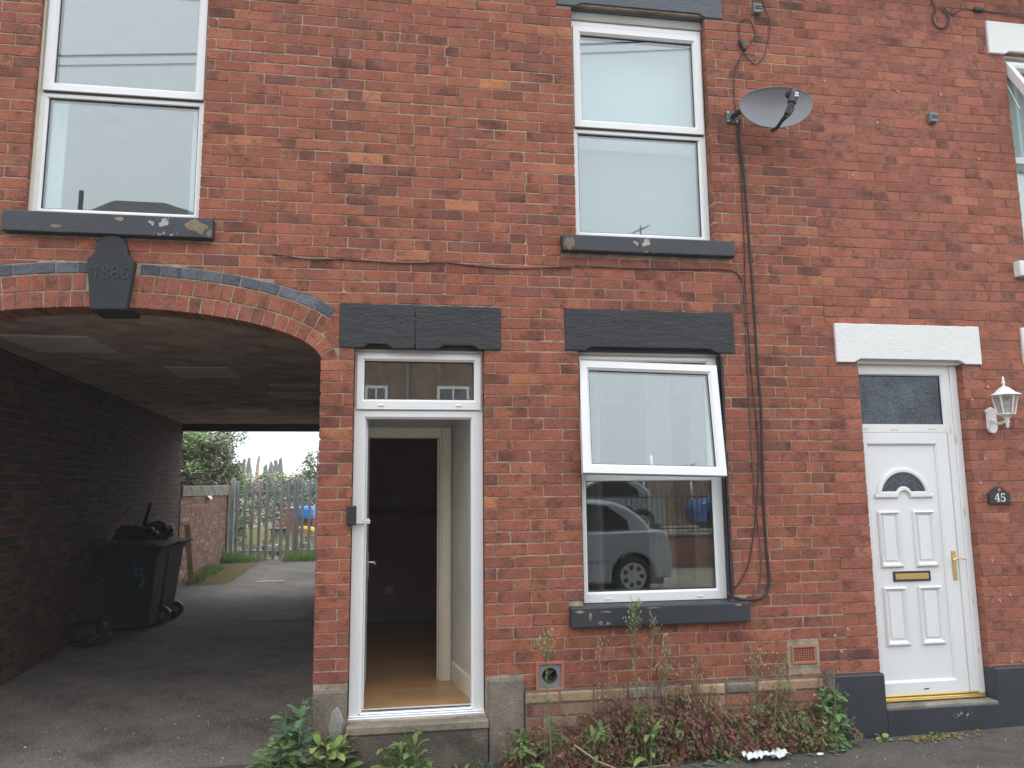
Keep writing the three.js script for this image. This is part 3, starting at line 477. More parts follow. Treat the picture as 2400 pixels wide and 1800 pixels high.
{ // ground floor window, its top sash pushed out at the foot
  const w = group('window', houseA); w.userData.label = 'ground floor window with its top sash tilted open';
  const f = new MB(); f.ring(1.296, 2.341, 0.925, 2.668, [0.04, 0.072, 0.072, 0.055], ZF, ZB, 0.014); f.box(1.33, 2.28, 1.755, 1.83, ZB, ZF - 0.002, 0.005); put('frame', f.geo(), M.upvc, w);
  put('head_packer', new MB().box(1.29, 2.34, 2.652, 2.69, -0.15, -0.05, 0.004).geo(), solid(0.42, 0.4, 0.38, { map: grainMap }), w);
  pane(1.33, 2.275, 0.99, 1.77, -0.1, w); seal(1.337, 2.268, 1.0, 1.757, -0.1, w);
  for (const x of [1.475, 2.14]) put('drain_cap', new MB().box(x - 0.018, x + 0.018, 0.944, 0.956, ZF - 0.004, ZF + 0.008, 0.003).geo(), M.upvc, w);
  const m = new THREE.Matrix4().makeTranslation(1.298, 2.606, -0.06).multiply(new THREE.Matrix4().makeRotationFromEuler(new THREE.Euler(-0.19, -0.045, -0.028, 'ZYX'))).multiply(new THREE.Matrix4().makeTranslation(-1.298, 0, 0)); // hung from its head
  const L = -0.815, X0 = 1.298, X1 = 2.31, s = new MB(); s.m = m; s.ring(X0, X1, L, 0, 0.066, 0.022, -0.035, 0.016); s.build('sash', M.upvc, w);
  pane(X0 + 0.06, X1 - 0.06, L + 0.06, -0.06, -0.006, w, m); seal(X0 + 0.066, X1 - 0.066, L + 0.066, -0.066, -0.006, w, m);
  const h = new MB(); h.m = m; h.box(1.79, 1.815, L + 0.02, L + 0.06, -0.05, -0.036, 0.004).box(1.795, 1.811, L + 0.04, L + 0.155, -0.066, -0.05, 0.004); h.build('sash_handle', M.white, w);
  const st = new MB(); for (const x of [X0 + 0.012, X1 - 0.02]) st.box(x, x + 0.008, 1.86, 1.875, -0.08, 0.06).box(x, x + 0.008, 2.2, 2.21, -0.08, -0.03); put('stay', st.geo(), M.steel, w);
  curtains([[1.3, 1.52], [1.86, 2.06], [2.22, 2.36]], 0.95, 2.66, -0.3, M.curtain, w);
  put('inner_sill', new MB().box(1.25, 2.38, 0.9, 0.93, -0.34, -0.146, 0.005).geo(), M.white, w);
  const dish = new THREE.LatheGeometry([[0, 0], [0.05, 0.002], [0.07, 0.025], [0.066, 0.025], [0.045, 0.008], [0, 0.006]].map((q) => new THREE.Vector2(...q)), 20); dish.translate(2.13, 0.932, -0.22); put('saucer', dish, M.white, w);
  put('painted_reveal', new MB().box(2.3405, 2.347, 0.93, 2.66, -0.074, -0.0035).geo(), solid(0.05, 0.045, 0.05, { map: stoneMap }), w);
  put('painted_reveal', new MB().box(1.2815, 1.2865, 0.93, 2.66, -0.074, -0.005).geo(), solid(0.05, 0.045, 0.05, { map: stoneMap }), w);
}
{ // old dark paint lapping round the edge of the brickwork
  const m = new MB(); for (let k = 0; k < 22; k++) { const y = 0.945 + k * BED, w = R(0.007, 0.017); m.box(2.3405, 2.345 + w, y + R(-0.004, 0.004), y + BED - R(0, 0.006), -0.02, 0.0032 + R(0, 0.0004)); } put('painted_edge', m.geo(), solid(0.05, 0.045, 0.05, { map: stoneMap }), houseA);
}
{ // front door frame with fanlight, leaf swung inwards on the left
  const d = group('front_doorway', houseA); d.userData.label = 'white front doorway standing open';
  const f = new MB(); const x0 = -0.268, x1 = 0.609;
  f.ring(x0, x1, 2.2, 2.652, [0.05, 0.05, 0.055, 0.055], ZF, ZB, 0.012);
  f.ring(x0, x1, 0.262, 2.245, [0.08, 0.082, 0.03, 0.056], ZF + 0.001, ZB - 0.001, 0.014); put('frame', f.geo(), M.upvc, d);
  put('fanlight_sash', new MB().ring(x0 + 0.014, x1 - 0.014, 2.25, 2.625, [0.05, 0.047, 0.07, 0.038], ZF + 0.018, ZF - 0.03, 0.014).geo(), M.upvc, d);
  pane(-0.21, 0.555, 2.31, 2.595, -0.088, d); seal(-0.203, 0.547, 2.321, 2.586, -0.09, d);
  for (const x of [-0.09, 0.44]) put('drain_cap', new MB().box(x - 0.02, x + 0.02, 2.273, 2.283, ZF + 0.016, ZF + 0.026, 0.003).geo(), M.upvc, d);
  put('head_packer', new MB().box(x0 - 0.002, x1 + 0.002, 2.648, 2.668, -0.14, -0.05, 0.003).geo(), solid(0.42, 0.4, 0.38), d);
  put('threshold', new MB().box(x0 - 0.004, x1 + 0.004, 0.246, 0.264, -0.15, -0.035, 0.003).box(-0.2, 0.53, 0.264, 0.292, -0.12, -0.05, 0.008).box(x0, x1, 0.262, 0.276, -0.08, -0.045, 0.004).geo(), M.alu, d);
  const leaf = put('door_leaf', new MB().box(-0.232, -0.186, 0.29, 2.19, -0.97, -0.15, 0.006).box(-0.19, -0.176, 0.29, 2.19, -0.17, -0.15, 0.003).geo(), M.upvc, d);
  const hd = new MB().box(-0.186, -0.178, 1.04, 1.24, -0.93, -0.895, 0.003).tube([[-0.18, 1.16, -0.91], [-0.13, 1.16, -0.91]], 0.008, 8).tube([[-0.13, 1.16, -0.915], [-0.13, 1.158, -0.8]], 0.008, 8); put('door_handle', hd.geo(), M.steel, d);
}
{ // key box strapped to the jamb
  const k = thing('lock_box', 'small black lock box with a white bracket on the left jamb of the open doorway', 'lock box', [-0.26, 1.48, -0.03]);
  put('box', new RoundedBoxGeometry(0.062, 0.125, 0.05, 3, 0.008).translate(-0.268, 1.545, 0.0), M.black, k);
  put('bracket', new MB().box(-0.262, -0.15, 1.488, 1.499, -0.074, -0.05, 0.002).box(-0.195, -0.148, 1.5, 1.512, -0.072, -0.048, 0.003).box(-0.18, -0.155, 1.512, 1.52, -0.07, -0.05, 0.002).geo(), M.white, k);
}

// ------------------------------------------------------------------ the house on the right, number 45
const houseB = thing('terraced_house', 'red pointed brick terraced house with white lintels and a closed white panelled door', 'house', [5.5, 0, -4.5]);
const DB = [3.43, 4.3, 0.16, 2.67], WB = [4.958, 6, 3.5, 5.24], WC = [4.96, 6, 0.9, 2.65];
{
  const wall = put('wall', wallGeo([[3.182, -0.3], [8.5, -0.3], [8.5, 6], [3.182, 6]], [DB, WB, WC], -0.0028, -0.226), M.mortarRed, houseB); wall.userData.kind = 'structure';
  const H = [[DB[0], DB[1], -1, 2.64], [WB[0], WB[1], 3.45, 5.24], [WC[0], WC[1], 0.9, 2.65], [3.252, 4.455, 2.62, 2.915], [4.803, 6.2, 5.225, 5.51], [4.835, 6.2, 3.32, 3.5], [4.83, 6.2, 2.63, 2.92]];
  const list = layCourses(3.178, 8.5, 0.39, 6, H, { xs: (k) => [k % 2 ? 3.294 : 3.18, 8.5, 0, 0], tint: tintB, joint: 0.0065, headers: 0.05 });
  buildBricks(list, 300, wall);
  lintel(3.252, 4.457, 2.62, 2.915, M.white, houseB, null, false, 0.02); lintel(4.803, 6.15, 5.225, 5.51, M.white, houseB, null, false, 0.02); lintel(4.832, 6.15, 2.632, 2.918, M.white, houseB, null, false, 0.02);
  put('sill', blockGeo(4.838, 6.15, 3.325, 3.45, -0.16, 0.06, 0.01), M.white, houseB);
  for (const [a, b] of [[3.02, 3.432], [4.298, 8.5]]) put('plinth', blockGeo(a, b, -0.3, 0.398, -0.12, 0.046, 0.014), M.paint, houseB);
  const st = put('doorstep', blockGeo(3.425, 4.31, -0.3, 0.156, -0.15, 0.05, 0.012), M.paint, houseB); put('step_top', blockGeo(3.428, 4.305, 0.15, 0.172, -0.14, 0.045, 0.006), M.concrete, st).position.set(0, 0, 0);
  const pg = new THREE.CylinderGeometry(0.011, 0.011, 0.005, 9); pg.rotateX(Math.PI / 2); // filler plugs of the damp treatment
  for (const [x, y] of [[3.32, 4.87], [3.95, 4.83], [2.98, 4.45], [3.75, 4.55], [4.33, 4.83], [4.1, 4.35], [4.62, 4.3], [3.5, 4.1], [4.36, 2.35], [4.37, 2.17], [4.42, 1.9], [4.36, 1.72], [4.5, 2.45], [4.4, 1.15], [4.52, 0.9], [4.43, 0.86], [4.58, 0.42], [4.48, 0.42], [3.1, 0.66], [3.14, 0.55], [3.2, 0.7]]) put('filler_plug', pg.clone().translate(x, y, 0.001), solid(0.42, 0.24, 0.19), houseB);
  const sh = (n, m, ...b) => { const mb = new MB(); for (const q of b) mb.box(...q); put(n, mb.geo(), m, houseB); };
  sh('inner_wall', M.wallDark, [3.25, 3.35, -0.2, 5.98, -4, -0.228], [4.5, 4.6, -0.2, 2.9, -4, -0.228], [3.25, 8.5, -0.2, 5.98, -4.2, -4.01], [8.4, 8.5, -0.2, 5.98, -4, -0.228]);
  sh('floor', M.wallDark, [3.36, 8.4, 2.9, 3.1, -4, -0.228], [3.36, 8.4, -0.1, 0.15, -4, -0.1]); sh('upper_ceiling', M.plaster, [3.24, 8.5, 5.9, 6.0, -9.15, -0.228]); sh('rear_wall', M.mortarDark, [3.25, 8.5, -0.2, 6, -9.35, -9.16]);
  const rf = new MB(); rf.quad([3.245, 5.95, 0.25], [8.6, 5.95, 0.25], [8.6, 8.6, -4.6], [3.245, 8.6, -4.6]); rf.quad([3.245, 5.95, -9.6], [8.6, 5.95, -9.6], [8.6, 8.6, -4.6], [3.245, 8.6, -4.6]); rf.build('roof', M.slate, houseB);
}
{ // door 45
  const d = group('front_doorway', houseB); d.userData.label = 'closed white panelled front door with a fanlight';
  const f = new MB(), x0 = 3.432, x1 = 4.298;
  f.ring(x0, x1, 2.1, 2.63, [0.05, 0.135, 0.06, 0.09], ZF, ZB, 0.01); f.ring(x0, x1, 0.2, 2.165, [0.03, 0.118, 0.006, 0.065], ZF + 0.001, ZB - 0.001, 0.01); f.box(4.24, 4.298, 0.2, 2.62, ZF, ZF + 0.012, 0.004); put('frame', f.geo(), M.upvc, d);
  const fg = new MB().quad([3.48, 2.155, -0.095], [4.168, 2.155, -0.095], [4.168, 2.545, -0.095], [3.48, 2.545, -0.095]); put('fanlight_pane', fg.geo(), M.frosted, d); seal(3.482, 4.163, 2.16, 2.54, -0.094, d);
  for (const [x, y, w, h] of [[3.5, 2.128, 0.025, 0.006], [3.74, 2.125, 0.03, 0.007], [4.05, 2.13, 0.03, 0.006], [4.255, 1.5, 0.008, 0.03], [4.262, 0.85, 0.008, 0.03], [4.27, 0.5, 0.008, 0.025], [4.21, 2.12, 0.006, 0.03], [4.245, 2.05, 0.006, 0.03]]) put('sticker_residue', new MB().box(x - w, x + w, y - h, y + h, ZF - 0.002, ZF + (x > 4.24 ? 0.0135 : 0.0022)).geo(), M.cream, d);
  const leaf = put('door_leaf', new MB().ring(3.466, 4.174, 0.208, 2.098, [0.045, 0.104, 0.1, 0.09], -0.07, -0.13, 0.012).box(3.5, 4.08, 0.3, 2.02, -0.125, -0.09).geo(), M.upvc, d);
  put('leaf_gap', new MB().ring(3.46, 4.181, 0.201, 2.105, 0.0075, -0.078, -0.13, 0.001).geo(), M.gasket, d);
  const Z = -0.09;
  for (const [a, b, c, e] of [[3.556, 3.734, 1.108, 1.516], [3.84, 4.02, 1.108, 1.516], [3.556, 3.742, 0.552, 0.966], [3.838, 4.026, 0.552, 0.966]]) put('door_panel', new MB().ring(a, b, c, e, [0.026, 0.03, 0.034, 0.026], Z + 0.02, Z - 0.002, 0.016, 0.008).box(a + 0.04, b - 0.044, c + 0.048, e - 0.04, Z - 0.002, Z + 0.008, 0.004).geo(), M.upvc, d);
  // half round light with a bumped foot
  const cx = 3.78, yb = 1.615, ro = 0.222, s = new THREE.Shape(), g = new THREE.Path();
  s.moveTo(cx - 0.237, yb); s.lineTo(cx - 0.07, yb); s.absarc(cx, yb, 0.05, Math.PI, 0, true); s.lineTo(cx + 0.237, yb); s.lineTo(cx + 0.237, yb + 0.03); s.absarc(cx, yb + 0.0, ro, 0.12, Math.PI - 0.12, false); s.lineTo(cx - 0.237, yb + 0.03); s.closePath();
  g.moveTo(cx - 0.182, yb + 0.046); g.absarc(cx, yb + 0.0, 0.187, Math.PI - 0.25, 0.25, true); g.lineTo(cx + 0.072, yb + 0.046); g.absarc(cx, yb + 0.02, 0.064, 0.45, Math.PI - 0.45, false); g.closePath(); s.holes.push(g);
  const rg = new THREE.ExtrudeGeometry(s, { depth: 0.012, bevelEnabled: true, bevelThickness: 0.008, bevelSize: 0.01, bevelOffset: -0.01, bevelSegments: 3, curveSegments: 28 }); rg.translate(0, 0, Z); put('fan_moulding', rg, M.upvc, d);
  const gs = new THREE.Shape(g.getPoints(28)); const gg = new THREE.ShapeGeometry(gs, 24); gg.translate(0, 0, Z + 0.003); put('fan_glass', gg, new THREE.MeshPhysicalMaterial({ side: THREE.DoubleSide, color: C(0.022, 0.026, 0.04), roughness: 0.15, ior: 1.6 }), d);
  const lead = (p) => put('lead_line', tubeGeo(p.map(([x, y]) => [cx + x, yb + y, Z + 0.004]), 0.0025, 5), solid(0.16, 0.17, 0.2, { metalness: 0.3, roughness: 0.5 }), d);
  lead([[-0.16, 0.06], [-0.12, 0.1], [-0.07, 0.13], [-0.02, 0.1], [0, 0.155], [0.02, 0.1], [0.07, 0.13], [0.12, 0.1], [0.16, 0.06]]); lead([[-0.14, 0.05], [-0.1, 0.06], [-0.09, 0.12], [-0.04, 0.16], [0, 0.11], [0.04, 0.16], [0.09, 0.12], [0.1, 0.06], [0.14, 0.05]]);
  put('letter_plate', new MB().ring(3.646, 3.944, 1.006, 1.078, 0.011, Z + 0.014, Z, 0.003).geo(), M.black, d); put('letter_flap', new MB().box(3.657, 3.933, 1.017, 1.067, Z, Z + 0.011, 0.004).geo(), M.brass, d);
  const hp = new RoundedBoxGeometry(0.032, 0.215, 0.008, 3, 0.004).translate(4.137, 1.115, -0.065); const h = put('handle_plate', hp, M.brass, d);
  put('door_handle', tubeGeo([[4.137, 1.165, -0.06], [4.137, 1.165, -0.02], [4.115, 1.168, -0.012], [4.085, 1.155, -0.012]], 0.0075, 8), M.brass, d); put('door_handle', tubeGeo([[4.137, 1.165, -0.03], [4.16, 1.168, -0.014], [4.178, 1.166, -0.012], [4.196, 1.158, -0.012]], 0.006, 8), M.brass, d);
  put('threshold', new MB().box(3.436, 4.29, 0.172, 0.2, -0.15, -0.045, 0.006).box(3.45, 4.25, 0.2, 0.216, -0.13, -0.06, 0.006).box(3.45, 4.26, 0.18, 0.19, -0.045, -0.03, 0.003).geo(), M.gold, d);
  put('drain_slot', new MB().box(3.81, 3.85, 0.244, 0.252, -0.075, -0.0685).geo(), M.gasket, d);
}
{ // upper window at the right edge, its top sash pushed open
  const w = group('window', houseB); w.userData.label = 'upper window with white lintel, top sash pushed open';
  put('frame', new MB().ring(4.962, 5.996, 3.452, 5.235, [0.05, 0.05, 0.06, 0.05], ZF, ZB, 0.014).box(5.0, 5.96, 4.32, 4.38, ZB, ZF - 0.002, 0.004).geo(), M.upvc, w);
  pane(5.0, 5.95, 3.5, 4.33, -0.1, w);
  const m = new THREE.Matrix4().makeTranslation(0, 5.2, -0.05).multiply(new THREE.Matrix4().makeRotationX(-0.5)), s = new MB(); s.m = m; s.ring(4.975, 5.98, -0.84, -0.03, 0.06, 0.02, -0.04, 0.016); s.build('sash', M.upvc, w); pane(5.03, 5.93, -0.79, -0.08, -0.01, w, m);
  const st = new MB(); st.tube([[4.985, 5.1, -0.08], [4.985, 4.72, 0.06]], 0.006, 6); put('stay', st.geo(), M.steel, w);
  curtains([[4.97, 5.98]], 3.5, 5.2, -0.24, M.net, w);
  const v = group('window', houseB); put('frame', new MB().ring(4.965, 5.996, 0.9, 2.64, 0.06, ZF, ZB, 0.014).geo(), M.upvc, v); pane(5.0, 5.95, 0.95, 2.6, -0.1, v);
}

// ------------------------------------------------------------------ things fixed to the front
{ // satellite dish
  const t = thing('satellite_dish', 'grey oval satellite dish with receiver arm, bracketed to the brick wall', 'satellite dish', [2.48, 4.5, 0]);
  const tilt = new THREE.Matrix4().makeTranslation(2.745, 4.485, 0.27).multiply(new THREE.Matrix4().makeRotationFromEuler(new THREE.Euler(-0.12, -0.2, 0.03, 'YXZ')));
  const nr = 10, na = 48, rim = (a) => { const c = Math.cos(a), s = Math.sin(a); return [0.263 * Math.sign(c) * Math.pow(Math.abs(c), 0.94), s > 0 ? 0.148 * Math.pow(s, 0.86) : -0.192 * Math.pow(-s, 1.12)]; };
  const P = [], I = []; for (let i = 0; i <= nr; i++) for (let j = 0; j < na; j++) { const r = i / nr, q = rim(j / na * 2 * Math.PI), x = q[0] * r, y = q[1] * r; P.push(x, y, -0.055 + 0.055 * r * r); }
  for (let i = 0; i < nr; i++) for (let j = 0; j < na; j++) { const a = i * na + j, b = i * na + (j + 1) % na; I.push(a, b, b + na, a, b + na, a + na); }
  const g = new THREE.BufferGeometry(); g.setAttribute('position', new THREE.Float32BufferAttribute(P, 3)); g.setAttribute('uv', new THREE.Float32BufferAttribute(new Float32Array(P.length / 3 * 2), 2)); g.setIndex(I); g.computeVertexNormals(); put('reflector', g.applyMatrix4(tilt), M.dish, t);
  const rp = []; for (let j = 0; j < na; j++) { const q = rim(j / na * 2 * Math.PI); rp.push(V(q[0], q[1], 0)); } put('rim', new THREE.TubeGeometry(new THREE.CatmullRomCurve3(rp, true), 96, 0.004, 6, true).applyMatrix4(tilt), M.dish, t);
  put('receiver_arm', new MB().tube([[2.715, 4.29, 0.25], [2.705, 4.27, 0.34], [2.71, 4.315, 0.5]], 0.014, 6).geo(), M.black, t);
  const ln = new MB().tube([[2.705, 4.3, 0.48], [2.735, 4.375, 0.5]], 0.022, 8).tube([[2.735, 4.375, 0.5], [2.76, 4.44, 0.5]], 0.03, 10).tube([[2.755, 4.43, 0.5], [2.772, 4.485, 0.47]], 0.026, 12).tube([[2.768, 4.475, 0.48], [2.745, 4.47, 0.43]], 0.026, 12); put('receiver', ln.geo(), M.black, t);
  put('receiver_label', new MB().box(2.745, 2.775, 4.412, 4.424, 0.52, 0.5315).box(2.75, 2.775, 4.43, 4.443, 0.52, 0.5315).geo(), M.paper, t);
  put('receiver_lead', tubeGeo([[2.75, 4.39, 0.5], [2.745, 4.33, 0.5], [2.735, 4.3, 0.47], [2.72, 4.29, 0.4]], 0.004), M.cable, t);
  put('wall_plate', new MB().box(2.478, 2.57, 4.458, 4.552, 0.002, 0.012, 0.002).geo(), solid(0.1, 0.1, 0.11, { metalness: 0.4, roughness: 0.5 }), t);
  for (const [x, y] of [[2.49, 4.54], [2.49, 4.47], [2.56, 4.54], [2.56, 4.47]]) { const b = new THREE.CylinderGeometry(0.007, 0.007, 0.01, 6); b.rotateX(Math.PI / 2); put('bolt', b.translate(x, y, 0.015), M.steel, t); }
  put('mount_arm', new MB().tube([[2.53, 4.51, 0.01], [2.56, 4.515, 0.1], [2.64, 4.5, 0.14], [2.72, 4.48, 0.165]], 0.021, 8).box(2.66, 2.79, 4.4, 4.53, 0.14, 0.17, 0.006).geo(), M.black, t);
}
{ // cables
  const cab = (pts, r, mat, name, label) => tag(put(name, tubeGeo(pts.map(([x, y, z]) => [x, y, z ?? 0.01]), r, 6, 5), mat), label, 'cable');
  cab([[2.59, 4.49], [2.575, 4.346], [2.6, 4.026], [2.606, 3.721], [2.612, 3.43], [2.621, 3.02], [2.621, 2.595], [2.631, 2.255], [2.618, 1.9], [2.61, 1.592], [2.613, 1.259], [2.616, 1.015], [2.577, 0.942], [2.473, 0.924], [2.37, 0.933, 0.006], [2.32, 0.96, -0.03]], 0.0085, M.cable, 'cable', 'thicker black cable falling from the satellite dish and looping into the tilted window corner');
  cab([[2.565, 4.46], [2.558, 4.344], [2.573, 4.147], [2.572, 3.78], [2.568, 3.432], [2.558, 3.149], [2.564, 2.755], [2.575, 2.424], [2.59, 2.165], [2.587, 1.865], [2.556, 1.571, 0.012], [2.54, 1.496, 0.016], [2.513, 1.336], [2.475, 1.177], [2.399, 1.042], [2.33, 0.98, -0.02]], 0.0045, M.cable, 'cable', 'thin black cable left of the thicker one, slanting to the window corner');
  cab([[-0.82, 3.294], [-0.59, 3.266], [-0.369, 3.274], [0.049, 3.262], [0.326, 3.278], [0.531, 3.263], [0.782, 3.252], [1.026, 3.264], [1.286, 3.285], [1.711, 3.286], [2.077, 3.295], [2.376, 3.302], [2.484, 3.29], [2.536, 3.231], [2.548, 3.114], [2.547, 2.708], [2.545, 2.254], [2.54, 1.921], [2.554, 1.533], [2.567, 1.26], [2.563, 1.101], [2.534, 0.996], [2.462, 0.938], [2.371, 0.945], [2.325, 0.975, -0.03]], 0.0052, M.cableBrown, 'cable', 'long brown cable running along the brickwork from the arch, then down');
  cab([[2.56, 4.55], [2.551, 4.656], [2.569, 4.886], [2.648, 5.046], [2.72, 5.14], [2.754, 5.237], [2.708, 5.324], [2.65, 5.32], [2.622, 5.27], [2.627, 5.135]], 0.004, M.cable, 'cable', 'thin looped cable rising above the satellite dish to a black joint');
  cab([[2.645, 5.075], [2.665, 5.022], [2.738, 4.957], [2.805, 5.008], [2.852, 5.141], [2.881, 5.314], [2.834, 5.493], [2.8, 5.7]], 0.004, M.cable, 'cable', 'thin cable hanging in a long bight between the joint and the wall top');
  const coil = []; for (let i = 0; i <= 30; i++) { const a = i / 30 * 2 * Math.PI * 1.9 + 2.2; coil.push([4.385 + Math.cos(a) * (0.062 + 0.0006 * i), 5.49 + Math.sin(a) * (0.075 + 0.001 * i), 0.008 + i * 0.0004]); }
  cab([[4.32, 5.75], [4.325, 5.65], ...coil.slice(0, 30), [4.5, 5.545], [4.6, 5.6], [4.69, 5.6]], 0.0042, M.cable, 'cable', 'coil of black cable hung high on the wall near the white lintel');
  cab([[4.8, 5.6], [4.95, 5.592], [5.17, 5.579], [5.6, 5.56]], 0.004, M.cable, 'cable', 'black cable leading right from the joint above the white lintel');
  const joint = (x, y, a, label) => tag(put('cable_joint', at(new RoundedBoxGeometry(0.1, 0.034, 0.03, 3, 0.012), x, y, 0.018, 0, 0, a), M.black), label, 'cable joint');
  joint(4.745, 5.603, -0.02, 'black cable joint between the coil and the white upper lintel'); joint(2.638, 5.105, -1.15, 'black cable joint on the loop above the satellite dish');
  const box = (x, y, label) => { const b = thing('vent_box', label, 'wall box', [x, y, 0]); put('cover', new RoundedBoxGeometry(0.07, 0.08, 0.045, 3, 0.008).translate(x, y, 0.022), M.grey, b); put('louvre', new MB().box(x - 0.026, x + 0.026, y + 0.008, y + 0.014, 0.044, 0.05).box(x - 0.026, x + 0.026, y - 0.01, y - 0.004, 0.044, 0.05).geo(), M.black, b); };
  box(2.773, 5.416, 'small grey wall box high above the satellite dish'); box(4.224, 4.611, 'small grey wall box on bare brick right of the satellite dish'); 
  const clips = new MB(); for (const [x, y] of [[2.621, 3.02], [2.627, 2.4], [2.62, 1.9], [2.612, 1.4], [2.59, 2.165], [2.547, 2.9], [2.606, 3.75], [2.573, 4.147], [0.53, 3.263], [1.29, 3.285], [2.08, 3.295], [-0.37, 3.274]]) clips.box(x - 0.009, x + 0.009, y - 0.004, y + 0.004, 0, 0.019, 0.002); tag(stuff(put('cable_clips', clips.geo(), M.cable)), 'tiny clips holding the cables to the brickwork', 'cable clips', null, 'stuff');
}
{ // coach lantern
  const t = thing('wall_lantern', 'white coach lantern on a curved bracket beside the closed white door', 'lantern', [4.5, 2.19, 0]), X = 4.487, Z = 0.17, W = solid(0.72, 0.7, 0.66, { roughness: 0.45 });
  const bp = new THREE.Shape([[0, -0.095], [0.02, -0.088], [0.035, -0.06], [0.033, 0.05], [0.045, 0.07], [0.02, 0.085], [0, 0.095], [-0.02, 0.085], [-0.045, 0.07], [-0.033, 0.05], [-0.035, -0.06], [-0.02, -0.088]].map((q) => new THREE.Vector2(...q)));
  put('back_plate', new THREE.ExtrudeGeometry(bp, { depth: 0.012, bevelEnabled: true, bevelThickness: 0.006, bevelSize: 0.006, bevelSegments: 2 }).translate(4.495, 2.19, 0.006), W, t);
  put('bracket', tubeGeo([[4.495, 2.2, 0.015], [4.494, 2.165, 0.06], [4.49, 2.16, 0.12], [X, 2.175, Z]], 0.011, 8), W, t);
  put('drop', new THREE.LatheGeometry([[0, -0.045], [0.006, -0.04], [0.008, -0.03], [0.013, -0.022], [0.01, -0.008], [0.018, 0.002], [0.016, 0.03], [0.035, 0.05], [0.052, 0.055], [0.052, 0.062], [0, 0.064]].map((q) => new THREE.Vector2(...q)), 12).translate(X, 2.16, Z), W, t);
  const H = 6, y0 = 2.222, y1 = 2.355, r0 = 0.055, r1 = 0.083, P = (a, r, y) => [X + Math.cos(a) * r, y, Z + Math.sin(a) * r];
  for (let i = 0; i < H; i++) { const a = (i + 0.5) / H * 2 * Math.PI, b = (i + 1.5) / H * 2 * Math.PI; put('glazing_bar', new MB().tube([P(a, r0, y0), P(a, r1, y1)], 0.006, 5).tube([P(a, r0, y0), P(b, r0, y0)], 0.005, 5).tube([P(a, r1, y1), P(b, r1, y1)], 0.006, 5).geo(), W, t); put('lantern_pane', new MB().quad(P(a, r0 - 0.002, y0), P(b, r0 - 0.002, y0), P(b, r1 - 0.002, y1), P(a, r1 - 0.002, y1)).geo(), new THREE.MeshPhysicalMaterial({ color: C(0.85, 0.86, 0.84), transmission: 0.9, thickness: 0, roughness: 0.25 }), t); }
  put('lantern_roof', new THREE.LatheGeometry([[0.112, 0], [0.114, 0.004], [0.075, 0.022], [0.05, 0.045], [0.034, 0.058], [0.02, 0.066], [0, 0.068], [0, 0.064], [0.1, -0.001]].map((q) => new THREE.Vector2(...q)), 6, Math.PI / 6).translate(X, 2.36, Z), W, t);
  put('finial', new THREE.LatheGeometry([[0.018, 0], [0.008, 0.012], [0.007, 0.02], [0.015, 0.032], [0.009, 0.044], [0.006, 0.052], [0.01, 0.062], [0.005, 0.074], [0, 0.088]].map((q) => new THREE.Vector2(...q)), 12).translate(X, 2.424, Z), W, t);
  put('bulb', new THREE.SphereGeometry(0.027, 14, 10).translate(X, 2.3, Z), M.white, t); put('bulb_holder', new THREE.CylinderGeometry(0.014, 0.014, 0.05, 10).translate(X, 2.25, Z), M.white, t);
}
{ // number plaque
  const t = thing('number_plaque', 'black house number plaque 45 with a shaped top, beneath the white lantern', 'plaque', [4.5, 1.61, 0]), x = 4.498, y = 1.565;
  const s = new THREE.Shape(); s.moveTo(x - 0.085, y); s.lineTo(x + 0.085, y); s.lineTo(x + 0.085, y + 0.075); s.quadraticCurveTo(x + 0.06, y + 0.08, x + 0.052, y + 0.1); s.quadraticCurveTo(x, y + 0.145, x - 0.052, y + 0.1); s.quadraticCurveTo(x - 0.06, y + 0.08, x - 0.085, y + 0.075); s.closePath();
  put('plate', new THREE.ExtrudeGeometry(s, { depth: 0.01, bevelEnabled: true, bevelThickness: 0.004, bevelSize: 0.004, bevelSegments: 2 }).translate(0, 0, 0.004), M.black, t);
  text('45', serif, 0.062, 0.003, x, y + 0.044, 0.018, t, M.white, 'number');
  const fl = new MB(); for (let i = 0; i < 5; i++) { const a = i / 5 * 6.28; fl.slab(Array.from({ length: 6 }, (_, k) => [x + Math.cos(a) * 0.008 + Math.cos(k) * 0.005, y + 0.1 + Math.sin(a) * 0.008 + Math.sin(k) * 0.005]), 0.021, 0.018, 0.001); } put('painted_flower', fl.geo(), solid(0.5, 0.26, 0.14), t);
}

